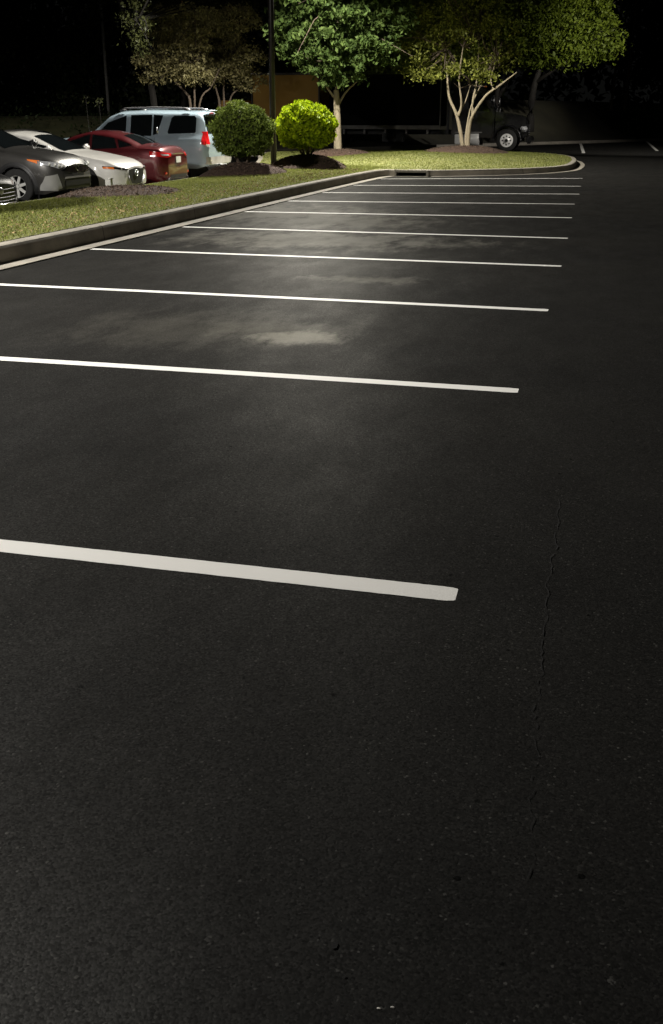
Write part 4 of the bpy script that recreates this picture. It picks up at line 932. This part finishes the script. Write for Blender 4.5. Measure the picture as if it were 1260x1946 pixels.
# ---------------------------------------------------------------- black truck
def truck():
    r = thing('box_truck', (-3.35, 53.2, 0)); tag(r, 'black truck with a bonneted cab and long dark box body behind the island', 'truck')
    T = MT['truck']; Y0, Y1 = -1.05, 1.05
    # x local: 0 = front bumper, negative = rear ; near side is y<0
    def prism(pts, y0, y1, name, mat, par=r, bev=.03):
        bm = bmesh.new(); a = [bm.verts.new((x, y0, z)) for x, z in pts]; b = [bm.verts.new((x, y1, z)) for x, z in pts]; n = len(pts)
        bm.faces.new(a); bm.faces.new(b[::-1])
        for i in range(n): bm.faces.new((a[i], b[i], b[(i+1) % n], a[(i+1) % n]))
        bmesh.ops.recalc_face_normals(bm, faces=bm.faces[:])
        if bev: bmesh.ops.bevel(bm, geom=bm.edges[:], offset=bev, segments=2, affect='EDGES')
        me = bpy.data.meshes.new(name); bm.to_mesh(me); bm.free(); me.materials.append(mat); o = link(bpy.data.objects.new(name, me), par); return o
    prism([(-.12, .62), (-.10, 1.30), (-.30, 1.58), (-1.0, 1.72), (-1.72, 1.80), (-1.72, .75), (-1.75, .62)], -.78, .78, 'bonnet', T, bev=.06)
    cab = prism([(-1.70, .62), (-1.70, 1.82), (-2.15, 2.72), (-2.40, 2.86), (-3.60, 2.90), (-3.72, 2.80), (-3.72, .62)], Y0, Y1, 'cab', T, bev=.06)
    prism([(-2.25, 2.84), (-2.9, 3.30), (-3.6, 3.36), (-3.68, 2.84)], -.85, .85, 'roof_fairing', T, bev=.06)
    for sg in (-1, 1):
        y = sg*1.054; v = [(-1.95, y, 1.80), (-2.95, y, 1.80), (-2.95, y, 2.62), (-2.32, y, 2.62)]; mesh_obj('side_window', v, [(0, 1, 2, 3)], MT['glass'], r)
        MB().box((-2.95, sg*1.06, 1.25), (.02, .008, 1.2)).build('door_gap', MT['liner'], r); MB().box((-2.85, sg*1.075, 1.55), (.18, .03, .04), 0, .01).build('door_handle', MT['chrome'], r)
        # wheel arch fender
        v = []; f = []; n = 16
        for k in range(n+1):
            a = math.radians(-5+190*k/n)
            for rr, yy_ in ((.60, .80), (.62, 1.16), (.70, 1.17), (.72, .80)): v.append((-1.05+rr*math.cos(a)*1.0, sg*yy_, .50+rr*math.sin(a)))
        for k in range(n):
            for j in range(4): f.append((4*k+j, 4*k+(j+1) % 4, 4*k+4+(j+1) % 4, 4*k+4+j))
        f += [(0, 1, 2, 3), (4*n+3, 4*n+2, 4*n+1, 4*n)]
        mesh_obj('fender', v, f, T, r, True)
        hl = MB().box((-.30, sg*.90, 1.02), (.34, .30, .22), sg*-.35, .05).build('headlight', MT['lens'], r, True); MB().box((-.30, sg*.90, .88), (.36, .32, .06), sg*-.35, .02).build('headlight_trim', T, hl)
        ml = MB().box((-1.72, sg*1.42, 2.25), (.10, .20, .42), 0, .03).build('wing_mirror', MT['chrome'], r, True)
        MB().tube([(-1.9, sg*1.04, 2.5), (-1.74, sg*1.4, 2.47)], .014, 6).build('mirror_arm', MT['black'], ml); MB().tube([(-1.9, sg*1.04, 1.95), (-1.74, sg*1.4, 2.03)], .014, 6).build('mirror_arm', MT['black'], ml)
        MB().lathe([(.0, -.36), (.29, -.36), (.31, -.34), (.31, .34), (.29, .36), (0, .36)], 'x', (-2.75, sg*.86, .56), 20).build('fuel_tank', MT['disc'], r, True)
        MB().box((-3.38, sg*.9, .55), (.36, .40, .44), 0, .03).build('battery_box', MT['disc'], r); MB().box((-2.9, sg*1.0, .86), (1.3, .28, .04), 0, .01).build('step', MT['skirt'], r)
        MB().tube([(-1.62, sg*.80, 1.77), (-1.60, sg*.80, 1.95)], .012, 6).build('bonnet_mirror_stalk', MT['chrome'], r)
        wheel(r, -1.05, sg*1.12, .50, .50, .27, 5, name='wheel')
        for xr in (-9.6,): wheel(r, xr, sg*1.18, .50, .50, .5, 5, hub='grey_metal')
    # front hub disc with hand holes
    MB().lathe([(0, -.03), (.10, -.03), (.11, .0), (.26, .02), (.30, 0), (.31, .05)], 'y', (-1.05, -1.12, .50), 28).build('wheel_disc', MT['disc'], r, True)
    m = MB()
    for k in range(8): a = 6.283*k/8; m.lathe([(0, 0), (.035, 0)], 'y', (-1.05+.19*math.cos(a), -1.128, .50+.19*math.sin(a)), 10)
    m.lathe([(0, -.035), (.075, -.035)], 'y', (-1.05, -1.12, .50), 14); m.build('hand_holes', MT['liner'], r)
    MB().box((.0, 0, .52), (.26, 2.3, .34), 0, .06).build('bumper', T, r); MB().box((-.095, 0, .98), (.03, 1.0, .52), 0, .01).build('grille', MT['gloss'], r)
    for k in range(6): MB().box((-.075, 0, .76+k*.085), (.02, .98, .018)).build('grille_bar', MT['grey_metal'], r)
    MB().box((-1.92, 0, 2.28), (.02, 1.75, .5)).build('windscreen_strip', MT['glass'], cab)
    v = [(-1.72, -.95, 1.86), (-1.72, .95, 1.86), (-2.13, .9, 2.68), (-2.13, -.9, 2.68)]; mesh_obj('windscreen', [(a+.015, b, c+.012) for a, b, c in v], [(0, 1, 2, 3)], MT['glass'], r)
    st = MB().tube([(-3.92, -1.02, .8), (-3.92, -1.02, 3.42), (-4.0, -1.02, 3.55)], .065, 12).build('exhaust_stack', MT['grey_metal'], r, True)
    # visor lights and chassis
    for k in range(5): MB().box((-2.30, -.5+.25*k, 2.93), (.05, .10, .04), 0, .01).build('marker_lamp', MT['amber'], r)
    m = MB(); [m.box((-6.2, sg*.43, .86), (9.2, .08, .22)) for sg in (-1, 1)]; m.build('chassis', MT['black'], r)
    MB().box((-8.0, 0, 2.30), (7.4, 2.36, 2.35), 0, .03).build('box_body', MT['truck_box'], r)
    MB().box((-8.0, -1.19, 1.085), (7.4, .05, .17), 0, .01).build('side_rail', MT['skirt'], r)
    m = MB()
    for k in range(7): m.box((-4.9-k*1.05, -.95, .88), (.10, .30, .22), 0, .01)
    m.build('cross_member', MT['skirt'], r); MB().box((-6.6, -.95, .62), (1.1, .4, .42), 0, .03).build('tool_box', MT['black'], r)
    MB().box((-10.9, -1.1, .72), (.06, .5, .5), 0, .01).build('mud_flap', MT['black'], r)
    MB().box((-11.72, -1.0, 1.62), (.04, .22, .07), 0, .01).build('marker_lamp', MT['plate'], r)
    for z_ in (1.13, 3.475): MB().box((-4.3, -1.19, z_), (.02, .04, .03)).build('corner_cap', MT['skirt'], r)
    MB().box((-4.29, -1.185, 2.3), (.05, .05, 2.35), 0, .01).build('corner_post', MT['skirt'], r)
truck()

# ---------------------------------------------------------------- yellow box truck, half hidden
def yellow():
    p0 = on_y(480, 250, 50); p1 = on_y(606, 250, 50); L = p1.x-p0.x; w = 2.3; zt = on_y(540, 139, 50).z
    r = thing('yellow_truck', (p0.x, 51.2, 0)); tag(r, 'yellow ochre box truck half hidden behind the lime green bush and lamp post', 'truck')
    zb = 1.05
    MB().box((L/2, 0, (zt+zb)/2), (L, w, zt-zb), 0, .04).build('box_body', MT['yellow'], r)
    f = MB()
    for z_ in (zt-.03, zb+.03): f.box((L/2, -w/2, z_), (L+.02, .05, .10), 0, .01)
    for x_ in (.0, L): f.box((x_, -w/2, (zt+zb)/2), (.07, .05, zt-zb), 0, .01)
    f.build('frame', MT['black'], r)
    for x_ in (.12, .95, L-.4): MB().box((x_, -w/2-.03, zt-.02), (.28, .03, .05), 0, .01).build('marker_lamp', MT['plate'], r)
    MB().box((L/2-.3, 0, .82), (L+1.0, .9, .25)).build('chassis', MT['black'], r)
    for x_ in (.8, L-.7):
        for sg in (-1, 1): wheel(r, x_, sg*1.1, .45, .45, .28, 5)
    c = MB(); c.box((-1.0, 0, 1.35), (1.7, 2.1, 1.9), 0, .18); c.build('cab', MT['yellow'], r, True); MB().box((-1.1, 0, 1.75), (1.3, 2.13, .62), 0, .03).build('cab_window', MT['glass'], r)
    MB().box((L+.05, -.6, .75), (.10, .5, .4), 0, .01).build('rear_step', MT['black'], r)
yellow()
